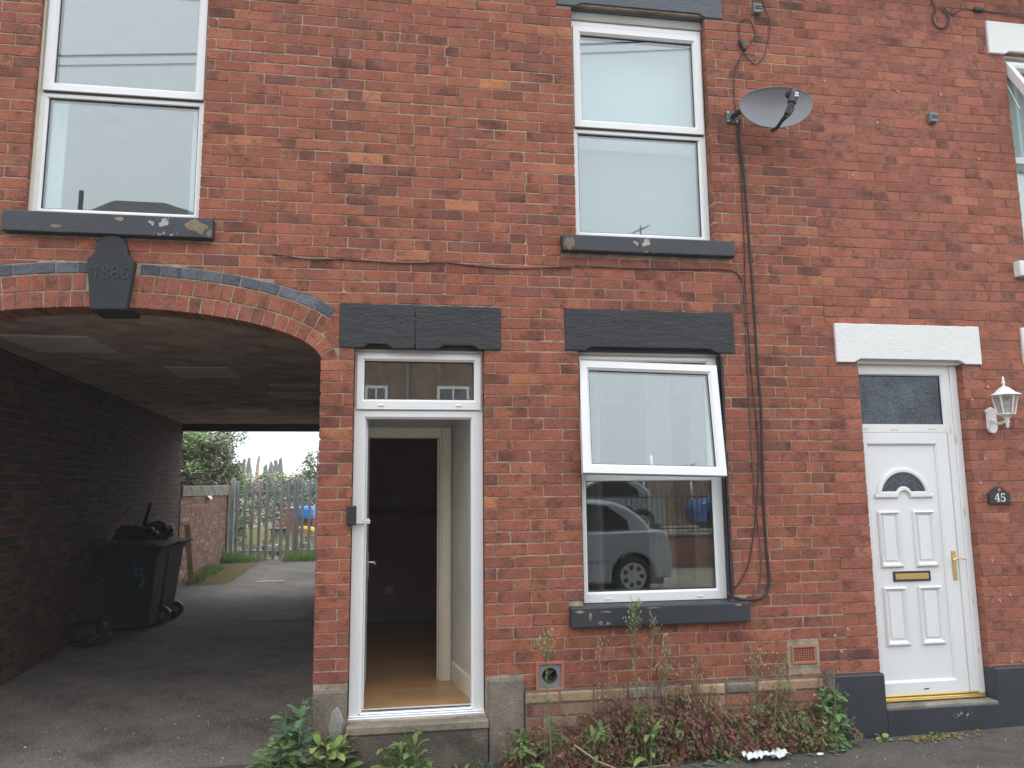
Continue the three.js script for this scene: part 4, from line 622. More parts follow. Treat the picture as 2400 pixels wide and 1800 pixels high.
// ------------------------------------------------------------------ passage: bins and clutter
function wheelieBin(name, label, x, y, z, turn, body, extra, grp) { // back (hinge and wheels) towards local +x
  const t = new THREE.Group(); t.name = numbered(name); scene.add(t); t.position.set(x, y, z); t.rotation.y = turn; tag(t, label, 'wheelie bin', grp);
  const sec = (y, x0, x1, w) => [[x0, y, -w], [x1, y, -w], [x1, y, w], [x0, y, w]], L = [sec(0.05, -0.22, 0.2, 0.22), sec(0.45, -0.26, 0.245, 0.245), sec(0.9, -0.3, 0.29, 0.27), sec(0.9, -0.325, 0.31, 0.285), sec(0.99, -0.33, 0.315, 0.29)], b = new MB();
  for (let k = 0; k < L.length - 1; k++) for (let i = 0; i < 4; i++) { const j = (i + 1) % 4; b.quad(L[k][i], L[k][j], L[k + 1][j], L[k + 1][i]); } b.quad(...L[0]);
   b.build('body', body, t);
  const lid = new MB(), n = 6; for (let i = 0; i < n; i++) { const a = i / n, c = (i + 1) / n, h = (q) => 1.0 + 0.055 * Math.sin(Math.PI * q), X = (q) => lerp(-0.36, 0.34, q); lid.quad([X(a), h(a), -0.3], [X(c), h(c), -0.3], [X(c), h(c), 0.3], [X(a), h(a), 0.3]); for (const s of [-0.3, 0.3]) lid.quad([X(a), 0.98, s], [X(c), 0.98, s], [X(c), h(c), s], [X(a), h(a), s]); }
  lid.box(-0.37, 0.345, 0.975, 1.002, -0.31, 0.31, 0.006); lid.build('lid', body, t);
  put('handle', new MB().tube([[0.31, 0.96, -0.24], [0.4, 1.0, -0.24]], 0.014, 6).tube([[0.31, 0.96, 0.24], [0.4, 1.0, 0.24]], 0.014, 6).tube([[0.4, 1.0, -0.26], [0.4, 1.0, 0.26]], 0.016, 8).geo(), body, t);
  for (const s of [-1, 1]) { const w = put('wheel', at(new THREE.CylinderGeometry(0.1, 0.1, 0.05, 20), 0.235, 0.1, s * 0.25, Math.PI / 2, 0, 0), M.black, t); put('wheel_hub', at(new THREE.CylinderGeometry(0.04, 0.04, 0.056, 14), 0.235, 0.1, s * 0.25, Math.PI / 2, 0, 0), M.grey, w); }
  put('axle', new MB().tube([[0.235, 0.1, -0.25], [0.235, 0.1, 0.25]], 0.012, 6).geo(), M.steel, t);
  if (extra) extra(t);
  return t;
}
const binBlack = solid(0.008, 0.008, 0.009, { roughness: 0.75 }), binBrown = solid(0.085, 0.042, 0.025, { roughness: 0.7 }), binGreen = solid(0.012, 0.035, 0.022, { roughness: 0.45 });
wheelieBin('wheelie_bin', 'black wheelie bin painted with a blue 9, against the passage wall', -3.1, 0.08, -4.95, 3.2, binBlack, (t) => {
  put('painted_number', tubeGeo([[-0.15, 0.7, -0.257], [-0.1, 0.735, -0.258], [-0.06, 0.69, -0.256], [-0.09, 0.645, -0.254], [-0.145, 0.67, -0.256], [-0.155, 0.6, -0.252], [-0.115, 0.5, -0.246]], 0.017, 5), solid(0.06, 0.16, 0.29), t);
  put('painted_number', tubeGeo([[-0.08, 0.87, -0.266], [-0.045, 0.84, -0.265], [-0.04, 0.78, -0.262], [-0.075, 0.77, -0.262], [-0.08, 0.81, -0.264], [-0.048, 0.81, -0.264]], 0.008, 5), solid(0.12, 0.12, 0.125), t);
});
wheelieBin('wheelie_bin', 'brown wheelie bin standing behind the black one in the passage', -3.09, 0.08, -5.6, -0.05, binBrown);
wheelieBin('wheelie_bin', 'dark green wheelie bin beyond the passage, mostly hidden by the right jamb', -1.13, 0.09, -10.7, 0.05, binGreen);
{ // clutter on and beside the bins
  const bag = (x, y, z, sx, sy, sz, label, s) => { const g = new THREE.IcosahedronGeometry(1, 4), p = g.attributes.position, v = V(0, 0, 0); for (let i = 0; i < p.count; i++) { v.fromBufferAttribute(p, i); const n = 1 + 0.13 * Math.sin(v.x * 5 + s) * Math.sin(v.y * 6 + v.z * 3) + 0.07 * Math.sin(v.z * 13 + v.y * 9 + s); v.multiplyScalar(n); p.setXYZ(i, v.x * sx, Math.max(-0.75, v.y) * sy, v.z * sz); } g.computeVertexNormals(); const t = thing('rubbish_bag', label, 'rubbish bag', [x, y - sy * 0.75, z]); put('sack', g.translate(x, y, z), solid(0.01, 0.01, 0.011, { roughness: 0.5 }), t); put('knot', new THREE.ConeGeometry(0.03, 0.08, 7).translate(x + 0.02, y + sy * 0.98, z), M.black, t); };
  bag(-3.14, 1.215, -4.95, 0.27, 0.1, 0.22, 'black rubbish bag lying on the lid of the black bin', 1); bag(-3.06, 1.215, -5.6, 0.2, 0.12, 0.2, 'black rubbish bag on the lid of the brown bin', 4); bag(-3.25, 0.19, -4.0, 0.2, 0.13, 0.2, 'small black rubbish bag on the ground at the foot of the passage wall', 7);
  tag(put('timber_offcut', new MB().tube([[-3.35, 1.16, -4.7], [-3.3, 1.3, -4.8], [-3.2, 1.52, -4.95]], 0.028, 5).geo(), M.wood), 'short timber sticking up behind the bag on the black bin', 'timber');
  tag(put('timber_offcut', new MB().tube([[-3.17, 1.1, -5.5], [-3.2, 1.35, -5.55], [-3.16, 1.58, -5.6]], 0.03, 5, 0.022).geo(), solid(0.05, 0.03, 0.02)), 'dark timber standing up between the two bins', 'timber');
  tag(put('timber_plank', at(new MB().box(-0.045, 0.045, 0, 1.05, -0.012, 0.012, 0.003).geo(), -3.52, 0.1, -9.4, -0.06, 0.4, 0.13), M.wood), 'pale plank leaning on the yard wall beyond the passage', 'plank');
}
{
  const flat = (name, cx, cz, rx, rz, mat, label, cat, n = 26, lift = 0.007) => { const o = []; for (let i = 0; i < n; i++) { const a = i / n * 2 * Math.PI, k = R(0.82, 1.12); o.push([cx + Math.cos(a) * rx * k, cz + Math.sin(a) * rz * k]); } const m = new MB(); for (let i = 0; i < n; i++) { const j = (i + 1) % n, y = (q) => floorY(q[0], q[1]) + lift; m.tri([cx, floorY(cx, cz) + lift, cz], [o[j][0], y(o[j]), o[j][1]], [o[i][0], y(o[i]), o[i][1]]); } return m.build(name, mat); };
  struct(flat('ground_patch', -1.35, -5.5, 0.62, 0.33, M.concrete)); struct(flat('ground_patch', -2.2, -9.6, 0.3, 0.12, M.concrete)); { const m = new MB(), q = (t) => [lerp(-3.3, -0.6, t), lerp(-2.75, -2.2, t) + 0.03 * Math.sin(t * 9)]; for (let i = 0; i < 40; i++) { const a = q(i / 40), b = q((i + 1) / 40), w = R(0.006, 0.014), y = (s) => gy(s[0], s[1]) + 0.012 * (pick(nA, s[0], s[1], 4) - 0.5) + 0.006; if (rnd() < 0.85) m.quad([a[0], y(a), a[1] + w], [b[0], y(b), b[1] + w], [b[0], y(b), b[1] - w], [a[0], y(a), a[1] - w]); } struct(m.build('trench_joint', M.concrete)); }
}
{ // moss creeping over the tarmac near the gate and at the kerb of the front wall
  const moss = (n, f, label) => { const m = new MB(); for (let i = 0; i < n; i++) { const [x, z] = f(), s = R(0.006, 0.02), y = gy(x, z) + 0.012, v = R(0.6, 1.2); m.col = [0.16 * v, 0.12 * v, 0.03 * v]; const a = R(0, 6.3), c = [x, y + s * 0.45, z]; for (let k = 0; k < 4; k++) { const p = (q) => [x + Math.cos(a + q * 1.57) * s, y - 0.004, z + Math.sin(a + q * 1.57) * s]; m.tri(c, p(k + 1), p(k)); } } tag(m.build('moss', M.stem), label, 'moss', null, 'stuff'); };
  const gauss = () => (rnd() + rnd() + rnd()) / 1.5 - 1;
  moss(5200, () => { const t = rnd(); return [-3.25 + gauss() * 0.42 + t * 0.1, -9.4 - t * 2.6 + gauss() * 0.3]; }, 'yellow green moss spread over the tarmac before the gate');
  moss(700, () => [-0.95 + gauss() * 0.3, 0.12 + gauss() * 0.25], 'brown moss on the tarmac at the foot of the passage jamb');
  moss(90, () => [3.75 + gauss() * 0.5, 0.14 + gauss() * 0.1], 'thin moss along the foot of the black doorstep');
}

// ------------------------------------------------------------------ yard: boundary wall, palisade gate
{
  const w = thing('yard_wall', 'old brick yard wall with a concrete coping band, running to the gate', 'wall', [-3.75, 0, -11]);
  const A = V(-3.74, 0, -9.3), B = V(-3.66, 0, -12.75), d = B.clone().sub(A), L = d.length(); d.normalize();
  const m = new THREE.Matrix4().makeBasis(d, V(0, 1, 0), d.clone().cross(V(0, 1, 0)).negate()).setPosition(A.x, 0, A.z); // local x runs back, z out towards the yard
  const zs = V(0, 0, 1).transformDirection(m).x > 0 ? 1 : -1, mm = m.clone(); if (zs < 0) mm.multiply(new THREE.Matrix4().makeScale(1, 1, -1));
  const core = new MB(); core.m = mm; core.box(0, L, -0.2, 1.63, -0.22, -0.004); const c = core.build('wall_core', M.mortarDark, w);
  const l = layCourses(0, L, 0.05, 1.62, [], { joint: 0.012, headers: 0.5, tint: () => { const v = R(0.75, 1.1), r = rnd(); return (r < 0.8 ? [0.4, 0.19, 0.15] : [0.46, 0.32, 0.28]).map((q) => q * v); } }); buildBricks(l, 0, c, mm);
  const cp = new MB(); cp.m = mm; for (let i = 0; i < 3; i++) cp.box(i * L / 3 + 0.004, (i + 1) * L / 3 - 0.004, 1.64, 1.83 + 0.015 * i, -0.24, 0.03, 0.008); cp.build('coping', M.concrete, w);
  const ed = new MB(); ed.m = mm; ed.box(L, L + 0.1, -0.2, 1.86, -0.24, 0.04, 0.006); ed.build('end_post', M.concrete, w);
  const mo = new MB(); mo.m = mm; for (let i = 0; i < 260; i++) { const x = R(0, L), z = R(-0.22, 0), s = R(0.015, 0.05); mo.col = [0.06 * R(0.6, 1.3), 0.06 * R(0.6, 1.2), 0.03]; mo.tri([x - s, 1.84, z - s], [x + s, 1.84, z - s], [x, 1.85 + s, z + s * 0.4]); } stuff(mo.build('wall_moss', M.stem, w));
  const cup = thing('paper_cup', 'crushed white paper tub on the coping band of the yard wall', 'paper cup', [-3.71, 1.6, -11]); cup.userData.label = 'small white plastic tray stuck on the yard wall'; cup.userData.category = 'tray';
  const cg = new MB(); cg.quad([-3.66, 1.645, -10.9], [-3.66, 1.645, -11.25], [-3.62, 1.58, -11.18], [-3.62, 1.58, -10.97]); cg.quad([-3.66, 1.645, -10.9], [-3.7, 1.64, -10.9], [-3.7, 1.58, -10.97], [-3.62, 1.58, -10.97]); cg.box(-3.7, -3.61, 1.575, 1.583, -11.18, -10.97, 0.002); cg.build('shell', M.paper, cup);
}
{
  const g = thing('palisade_gate', 'grey steel palisade gate of two leaves closing the yard', 'gate', [-2.2, 0.2, -13]);
  const pale = (x, y0, y1) => { // W section strip with a split pointed head
    const m = new MB(), w = 0.034, z = -13, X = [x - w, x - w * 0.45, x, x + w * 0.45, x + w], Zs = [z, z + 0.012, z + 0.02, z + 0.012, z];
    for (let i = 0; i < 4; i++) { m.quad([X[i], y0, Zs[i]], [X[i + 1], y0, Zs[i + 1]], [X[i + 1], y1, Zs[i + 1]], [X[i], y1, Zs[i]]); m.quad([X[i], y0, Zs[i] - 0.004], [X[i + 1], y0, Zs[i + 1] - 0.004], [X[i + 1], y1, Zs[i + 1] - 0.004], [X[i], y1, Zs[i] - 0.004]); }
    for (const s of [-1, 1]) m.tri([x + s * w, y1, z], [x + s * w * 0.2, y1, z + 0.018], [x + s * w * 0.75, y1 + 0.07, z + 0.008]);
    m.build('pale', M.galv, g);
  };
  for (let i = 0; i < 8; i++) pale(-3.477 + i * 0.161, 0.205, 1.92); pale(-2.36, 0.35, 1.92);
  for (const x of [-2.22, -2.155, -2.05, -1.89, -1.735, -1.57, -1.41, -1.25]) pale(x, x < -2 ? 0.3 : 0.24, 1.92);
  for (const [a, b] of [[-3.5, -2.25], [-2.2, -1.0]]) for (const y of [0.38, 1.72]) put('rail', new MB().box(a, b, y - 0.022, y + 0.022, -13.06, -13.01, 0.004).geo(), M.galv, g);
  put('gate_post', new MB().box(-3.63, -3.55, 0, 2.02, -13.08, -12.98, 0.006).geo(), M.galv, g); put('gate_post', new MB().box(-0.96, -0.86, 0, 2.02, -13.08, -12.98, 0.006).geo(), M.galv, g);
  put('lock_plate', new MB().box(-2.24, -2.13, 1.08, 1.2, -13.05, -12.985, 0.005).geo(), M.galv, g);
}

// ------------------------------------------------------------------ plants
function leafStrip(m, base, dir, up, len, wid, { droop = 0.5, n = 8, tooth = 0, fold = 0.25, col = [0.07, 0.13, 0.03], twist = 0 } = {}) { // one leaf: folded along its rib, optionally lobed
  const d = V(...dir).normalize(), s = d.clone().cross(V(...up)).normalize(); let u = s.clone().cross(d).normalize(), p = V(...base); const rows = [];
  const dd = d.clone();
  for (let i = 0; i <= n; i++) {
    const t = i / n; let w = wid * Math.pow(Math.sin(Math.PI * Math.min(1, 0.06 + t * 0.94)), 0.7) * (0.55 + 0.6 * t) * (t > 0.97 ? 0.1 : 1);
    if (tooth) w *= i % 2 ? 1 : 1 - tooth;
    if (t < 0.12) w *= 0.35;
    const a = [p.x + s.x * w + u.x * w * fold, p.y + s.y * w + u.y * w * fold, p.z + s.z * w + u.z * w * fold], b = [p.x - s.x * w + u.x * w * fold, p.y - s.y * w + u.y * w * fold, p.z - s.z * w + u.z * w * fold];
    rows.push([a, [p.x, p.y, p.z], b]);
    p = p.clone().addScaledVector(dd, len / n); dd.y -= droop / n * (0.4 + t); dd.normalize(); u = s.clone().cross(dd).normalize();
  }
  for (let i = 0; i < n; i++) { m.col = col.map((q) => q * R(0.88, 1.12)); const [a, c, b] = rows[i], [a2, c2, b2] = rows[i + 1]; m.quad(a, c, c2, a2); m.quad(c, b, b2, c2); }
  return m;
}
const greens = [[0.15, 0.23, 0.045], [0.12, 0.19, 0.04], [0.19, 0.26, 0.055], [0.1, 0.155, 0.035]];
const tone = (c, a = 0.8, b = 1.2) => { const v = R(a, b); return c.map((q) => q * v); };
function rosette(label, cat, x, z, n, len, wid, o = {}) { // low leafy plant, each leaf its own piece
  const t = thing(o.name ?? 'weed', label, cat, [x, gy(x, z), z], o.grp), y = gy(x, z), N = Math.round(n * 1.5), sp = o.spread ?? 0.05;
  const stems = o.tall ? Array.from({ length: o.stems ?? 3 }, () => [x + R(-sp, sp), z + R(-0.4, 0.8) * sp, o.tall * R(0.6, 1.08)]) : [[x, z, 0]];
  for (let i = 0; i < N; i++) {
    const [sx, sz, sh] = stems[i % stems.length], a = i * 2.4 + R(-0.5, 0.5), h = sh * Math.pow(rnd(), 0.8), k = sh ? h / sh : 0, L = len * R(0.5, 1.05) * (1 - 0.45 * k), lift = o.lift ? R(o.lift[0], o.lift[1]) * (0.45 + 0.55 * k + (sh ? 0 : 0.5)) : R(0.25, 1.5);
    const dir = [Math.cos(a), lift, Math.sin(a) * (z < 0.12 ? 0.6 : 1) + (o.out ?? 0.2)], m = new MB(), q = sx + (x - sx) * (1 - k) * 0.6;
    leafStrip(m, [q + Math.cos(a) * 0.008, y + h, sz + Math.sin(a) * 0.008], dir, [R(-0.5, 0.5), 1, R(-0.5, 0.5)], L, wid * R(0.5, 0.95), { droop: R(0.4, 2.2), n: o.tooth ? 13 : 7, tooth: o.tooth ?? 0, fold: R(-0.1, 0.5), col: tone(o.cols ? o.cols[i % o.cols.length] : greens[i % 4], 0.7, 1.2) });
    m.build('leaf', M.leaf, t);
  }
  if (o.tall) for (const [sx, sz, sh] of stems) { const s = new MB(); s.col = [0.14, 0.17, 0.06]; s.tube([[x + (sx - x) * 0.4, y - 0.02, sz], [lerp(x, sx, 0.7), y + sh * 0.6, sz + 0.005], [sx, y + sh * 1.03, sz + 0.01]], 0.006, 5, 0.003).build('stem', M.stem, t); }
  return t;
}
function tallWeed(label, x, z, top, o = {}) { // thin stem, narrow leaves, an open head of tiny buds
  const y = gy(x, z), h = top[1] - y, t = thing('tall_weed', label, 'weed', [x, y, z], o.grp), s = new MB(), f = new MB(), b = new MB(); const P = (k) => [lerp(x, top[0], k) + 0.012 * Math.sin(k * 5 + x), y + h * k, lerp(z, top[2], k) + 0.008 * Math.sin(k * 7)];
  s.col = o.stem ?? [0.14, 0.19, 0.06]; const N = 10, pts = Array.from({ length: N + 1 }, (_, i) => P(i / N)); s.tube(pts, o.r ?? 0.0055, 5, 0.002);
  for (let i = 0; i < (o.leaves ?? 50); i++) { const k = R(0.03, o.leafTop ?? 0.85), a = R(0, 6.28); leafStrip(f, P(k), [Math.cos(a), R(0.2, 1.1), Math.sin(a)], [0, 1, 0.01], R(0.04, o.leafLen ?? 0.085) * (1.15 - 0.6 * k), 0.0045, { droop: 0.7, n: 4, col: tone(o.leafCol ?? [0.1, 0.17, 0.045]) }); }
  for (let i = 0; i < (o.heads ?? 34); i++) {
    const k = R(o.headFrom ?? 0.74, 1), q = P(k), a = R(0, 6.28), L = (o.spread ?? 0.085) * R(0.5, 1.1) * (1.15 - 0.7 * (k - (o.headFrom ?? 0.74)) / (1 - (o.headFrom ?? 0.74))), e = [q[0] + Math.cos(a) * L, q[1] + L * R(0.6, 1.5), q[2] + Math.sin(a) * L];
    s.tube([q, [(q[0] + e[0]) / 2 + R(-0.006, 0.006), (q[1] + e[1]) / 2, (q[2] + e[2]) / 2], e], 0.0017, 4, 0.001); b.col = tone(rnd() < 0.45 ? [0.34, 0.3, 0.1] : rnd() < 0.5 ? [0.42, 0.38, 0.28] : [0.16, 0.2, 0.07]);
    const r = (o.bud ?? 0.0055) * R(0.7, 1.2); b.tube([e, [e[0], e[1] + r * 0.8, e[2]], [e[0] + R(-0.002, 0.002), e[1] + r * 2.2, e[2]]], r * 0.8, 5, r * 0.3);
  }
  s.build('stem', M.stem, t); stuff(f.build('foliage', M.leaf, t)); stuff(b.build('buds', M.stem, t)); return t;
}
const dock = [[0.2, 0.29, 0.055], [0.16, 0.24, 0.045], [0.23, 0.31, 0.075], [0.28, 0.25, 0.07]];
rosette('tall grey green thistle with jagged leaves against the passage jamb', 'thistle', -0.58, 0.05, 80, 0.2, 0.036, { tooth: 0.55, tall: 0.5, stems: 4, spread: 0.07, cols: [[0.1, 0.19, 0.07], [0.12, 0.22, 0.08], [0.085, 0.16, 0.055]], lift: [0.1, 1.2] });
rosette('spreading jagged weed on the tarmac left of the passage jamb', 'weed', -0.74, 0.06, 60, 0.26, 0.045, { tooth: 0.5, lift: [0.1, 1.0], tall: 0.24, stems: 4, spread: 0.13 });
rosette('broad leaved bright green dock in front of the left plinth block', 'dock', -0.36, 0.12, 60, 0.22, 0.046, { cols: dock, lift: [0.3, 2.2], tooth: 0.2, tall: 0.26, stems: 5, spread: 0.11 });
rosette('leafy weed below the doorstep of the open doorway', 'weed', 0.08, 0.15, 70, 0.2, 0.032, { tooth: 0.5, lift: [0.3, 2.2], tall: 0.24, stems: 6, spread: 0.13 });
rosette('low weed between the dock and the doorstep weed', 'weed', -0.12, 0.2, 12, 0.13, 0.028, { tooth: 0.4, lift: [0.2, 1], cols: dock });
rosette('small three leaved seedling at the right end of the doorstep', 'seedling', 0.46, 0.12, 6, 0.13, 0.03, { tooth: 0.3, lift: [0.9, 2] });
rosette('small feathery grey green weed at the foot of the right plinth block', 'weed', 0.6, 0.13, 26, 0.12, 0.012, { tooth: 0.6, lift: [0.3, 2], tall: 0.06, cols: [[0.06, 0.1, 0.045], [0.08, 0.12, 0.05]] });
rosette('leafy weed beside the right plinth block', 'weed', 0.84, 0.14, 26, 0.2, 0.03, { tooth: 0.45, lift: [0.4, 2.2], tall: 0.26, spread: 0.08, stems: 4 });
rosette('dock with broad leaves and a dead brown one, below the extractor vent', 'dock', 1.0, 0.16, 20, 0.17, 0.038, { tooth: 0.3, cols: [...greens, [0.24, 0.11, 0.04]], lift: [0.2, 1.2] });
rosette('tall leaved sow thistle below the left end of the window sill', 'sow thistle', 1.32, 0.17, 24, 0.2, 0.032, { tooth: 0.4, lift: [0.5, 2.6], tall: 0.32, spread: 0.07, stems: 4 });
rosette('sow thistle with long drooping leaves under the middle of the window', 'sow thistle', 1.62, 0.2, 24, 0.2, 0.032, { tooth: 0.4, lift: [0.3, 2.2], tall: 0.3, spread: 0.07, stems: 4 });
rosette('flat rosette with withered brown leaves on the tarmac edge', 'weed', 1.42, 0.24, 12, 0.16, 0.036, { tooth: 0.3, lift: [0.05, 0.4], cols: [[0.3, 0.15, 0.06], [0.22, 0.12, 0.05], [0.1, 0.17, 0.04]] });
rosette('bushy nettle like weed climbing the left end of the black plinth', 'nettle', 2.95, 0.12, 70, 0.12, 0.03, { tooth: 0.25, tall: 0.4, lift: [0.1, 1.2], spread: 0.07, stems: 6, cols: [[0.15, 0.28, 0.06], [0.2, 0.32, 0.09], [0.12, 0.22, 0.055]] });
rosette('single pale green leaf rosette at the foot of the black plinth', 'weed', 3.36, 0.1, 5, 0.075, 0.026, { lift: [0.3, 1], cols: dock });
rosette('tiny weed at the foot of the black doorstep', 'weed', 3.75, 0.1, 9, 0.06, 0.014, { tooth: 0.4, lift: [0.3, 1.4] });
tallWeed('tall fleabane with a yellow bud head standing before the extractor vent', 0.985, 0.2, [1.0, 0.765, 0.15], { leaves: 120, heads: 60, headFrom: 0.8, spread: 0.085, leafLen: 0.08 });
tallWeed('tallest fleabane, its feathery head reaching the window sill', 1.6, 0.15, [1.585, 0.95, 0.16], { leaves: 110, heads: 50, headFrom: 0.76, spread: 0.075, leafTop: 0.97, leafCol: [0.13, 0.17, 0.06] });
tallWeed('thin reddish seed stalk left of the tallest fleabane', 1.37, 0.12, [1.375, 0.71, 0.13], { leaves: 26, heads: 36, headFrom: 0.35, spread: 0.07, stem: [0.16, 0.07, 0.045], leafCol: [0.2, 0.13, 0.06], r: 0.004 });
tallWeed('thin seed stalk with a bud tuft right of the tallest fleabane', 1.81, 0.12, [1.795, 0.735, 0.14], { leaves: 30, heads: 44, headFrom: 0.6, spread: 0.05, r: 0.004 });
tallWeed('pale dry seed stalk leaning below the sill middle', 1.66, 0.2, [1.72, 0.83, 0.14], { leaves: 12, heads: 30, headFrom: 0.4, spread: 0.1, stem: [0.24, 0.17, 0.09], leafCol: [0.2, 0.16, 0.08], r: 0.0035 });
tallWeed('leaning dry seed stalk below the right end of the window sill', 2.06, 0.14, [1.99, 0.55, 0.15], { leaves: 16, heads: 32, headFrom: 0.35, spread: 0.08, stem: [0.2, 0.12, 0.06], r: 0.0035, leafCol: [0.16, 0.16, 0.06] });
tallWeed('branching seed stalk left of the air brick', 2.42, 0.12, [2.43, 0.6, 0.13], { leaves: 26, heads: 44, headFrom: 0.3, spread: 0.11, stem: [0.16, 0.15, 0.06], r: 0.004 });
tallWeed('slim green stalk between the air brick and the nettle', 2.5, 0.16, [2.62, 0.56, 0.14], { leaves: 24, heads: 26, headFrom: 0.5, spread: 0.07, r: 0.0035 });
{ // low mass of small red and green leaves along the plinth
  const m = new MB(), st = new MB();
  const dens = (x) => (x < 1.05 ? 0.35 : x < 1.45 ? 0.65 : x < 2.3 ? 1 : x < 3.0 ? 0.85 : 0.15);
  for (let i = 0; i < 1450; i++) {
    const x = R(0.72, 3.12); if (rnd() > dens(x)) continue; const z = 0.06 + 0.16 * Math.pow(rnd(), 1.4), hmax = (x > 1.35 && x < 2.15 ? (rnd() < 0.3 ? 0.72 : 0.46) : x > 2.3 && x < 2.7 ? (rnd() < 0.25 ? 0.5 : 0.32) : 0.3) * (1.1 - (z - 0.06) * 3.2), y0 = gy(x, z), h = R(0.03, 1) * hmax, red = rnd() < (x > 2.6 ? 0.25 : 0.68), bx = x + R(-0.06, 0.06), bz = z + R(-0.03, 0.04);
    st.col = red ? [0.12, 0.04, 0.03] : [0.12, 0.1, 0.04]; st.tube([[x, y0 - 0.01, z], [(x + bx) / 2 + R(-0.01, 0.01), y0 + h * 0.6, (z + bz) / 2], [bx, y0 + h, bz]], 0.0022, 3, 0.001);
    for (let k = 0; k < 6; k++) { // palmate cut leaves
      const q = R(0.35, 1.05), cx = lerp(x, bx, q) + R(-0.03, 0.03), cz = lerp(z, bz, q) + R(-0.02, 0.02), cy = y0 + h * q + R(-0.015, 0.02), n = 5, s = R(0.009, 0.021), a0 = R(0, 6.28), ux = R(-0.7, 0.7), uz = R(0.1, 0.9);
      m.col = tone(red ? (rnd() < 0.5 ? [0.21, 0.065, 0.045] : [0.28, 0.11, 0.065]) : rnd() < 0.7 ? [0.16, 0.21, 0.06] : [0.27, 0.23, 0.09], 0.75, 1.3);
      for (let j = 0; j < n; j++) { const a = a0 + (j / (n - 1) - 0.5) * 4, dx = Math.cos(a) * s, dz = Math.sin(a) * s, w = s * 0.26; m.tri([cx, cy, cz], [cx + dx * 0.6 - dz / s * w, cy - (dx * ux + dz * uz) * 0.7, cz + dz * 0.6 + dx / s * w], [cx + dx, cy - (dx * ux + dz * uz), cz + dz]); m.tri([cx, cy, cz], [cx + dx, cy - (dx * ux + dz * uz), cz + dz], [cx + dx * 0.6 + dz / s * w, cy - (dx * ux + dz * uz) * 0.7, cz + dz * 0.6 - dx / s * w]); }
    }
  }
  const g = tag(m.build('undergrowth', M.leaf), 'low tangle of small reddish and green weeds along the plinth', 'undergrowth', null, 'stuff'); stuff(st.build('undergrowth_stems', M.stem, g));
  const dl = new MB(); for (let i = 0; i < 150; i++) { const x = R(0.7, 3.1), z = R(0.1, 0.3); dl.col = tone(rnd() < 0.6 ? [0.26, 0.14, 0.07] : [0.2, 0.08, 0.05]); const a = R(0, 6.28); leafStrip(dl, [x, gy(x, z) + 0.008, z], [Math.cos(a), R(-0.05, 0.25), Math.sin(a)], [0, 1, 0.02], R(0.03, 0.09), R(0.008, 0.022), { n: 4, droop: 0.3, fold: R(-0.4, 0.5) }); } 
  tag(dl.build('dead_leaves', M.leaf), 'scattered dead brown leaves along the tarmac edge', 'dead leaves', null, 'stuff');
  tag(put('dry_stalk', new MB().tube([[1.15, 0.1, 0.2], [1.28, 0.02, 0.28], [1.42, -0.035, 0.3], [1.75, -0.03, 0.27]], 0.006, 5, 0.003).geo(), solid(0.34, 0.22, 0.13)), 'long dry brown stalk fallen across the dead leaves', 'stalk');
}
tag(put('pipe_stub', new THREE.LatheGeometry([[0.03, -0.3], [0.034, 0], [0.042, 0.03], [0.034, 0.05], [0.02, 0.045], [0, 0.035]].map((q) => new THREE.Vector2(...q)), 12).translate(2.985, 0.4, 0.09), M.stone), 'grey pipe stub rising out of the nettle at the end of the buff plinth', 'pipe');
{ // litter
  const t = thing('tissue', 'crumpled white tissue on the tarmac below the air brick', 'tissue', [2.5, gy(2.5, 0.14), 0.14]);
  const g = new THREE.PlaneGeometry(0.3, 0.13, 30, 14), p = g.attributes.position; for (let i = 0; i < p.count; i++) { const x = p.getX(i), y = p.getY(i); p.setXYZ(i, 2.4 + x, gy(2.5, 0.14) + 0.014 + 0.022 * Math.abs(Math.sin(x * 26 + y * 31)) + 0.014 * Math.abs(Math.sin(x * 61 - y * 47)), 0.27 - y * (0.45 + 0.5 * Math.abs(Math.sin(x * 15))) + 0.02 * Math.sin(x * 40)); } g.computeVertexNormals(); put('sheet', g, M.paper, t);
  const bits = new MB(); for (let i = 0; i < 300; i++) { const left = rnd() < 0.5, x = left ? R(-2.8, -0.5) : R(-0.2, 5), z = left ? R(-1.2, 0.6) : R(0.12, 0.9), s = R(0.002, 0.006) * (rnd() < 0.05 ? 2 : 1), y = gy(x, z) + 0.006, v = R(0.2, 0.55); bits.col = rnd() < 0.8 ? [v, v * 0.97, v * 0.9] : [0.3, 0.2, 0.13]; bits.box(x, x + s * R(0.8, 2), y - 0.004, y + s * 0.7, z, z + s * R(0.8, 2)); }
  tag(bits.build('grit', M.stem), 'pale grit and small litter strewn on the tarmac', 'grit', null, 'stuff');
  for (const [x, z, c, l] of [[-2.34, -0.25, [0.6, 0.04, 0.05], 'scrap of red plastic at the left of the passage mouth'], [-2.0, 0.12, [0.6, 0.28, 0.06], 'orange scrap at the front of the passage mouth'], [2.75, 0.3, [0.7, 0.7, 0.68], 'white scrap of paper on the tarmac right of the tissue']]) tag(put('litter_scrap', new MB().slab([[0, 0], [0.035, 0.004], [0.045, 0.02], [0.02, 0.03], [-0.005, 0.02]], 0.004, 0, 0.001, 0.002).geo().applyMatrix4(new THREE.Matrix4().makeTranslation(x, gy(x, z) + 0.012, z).multiply(new THREE.Matrix4().makeRotationX(-1.45))), solid(...c)), l, 'litter');
}

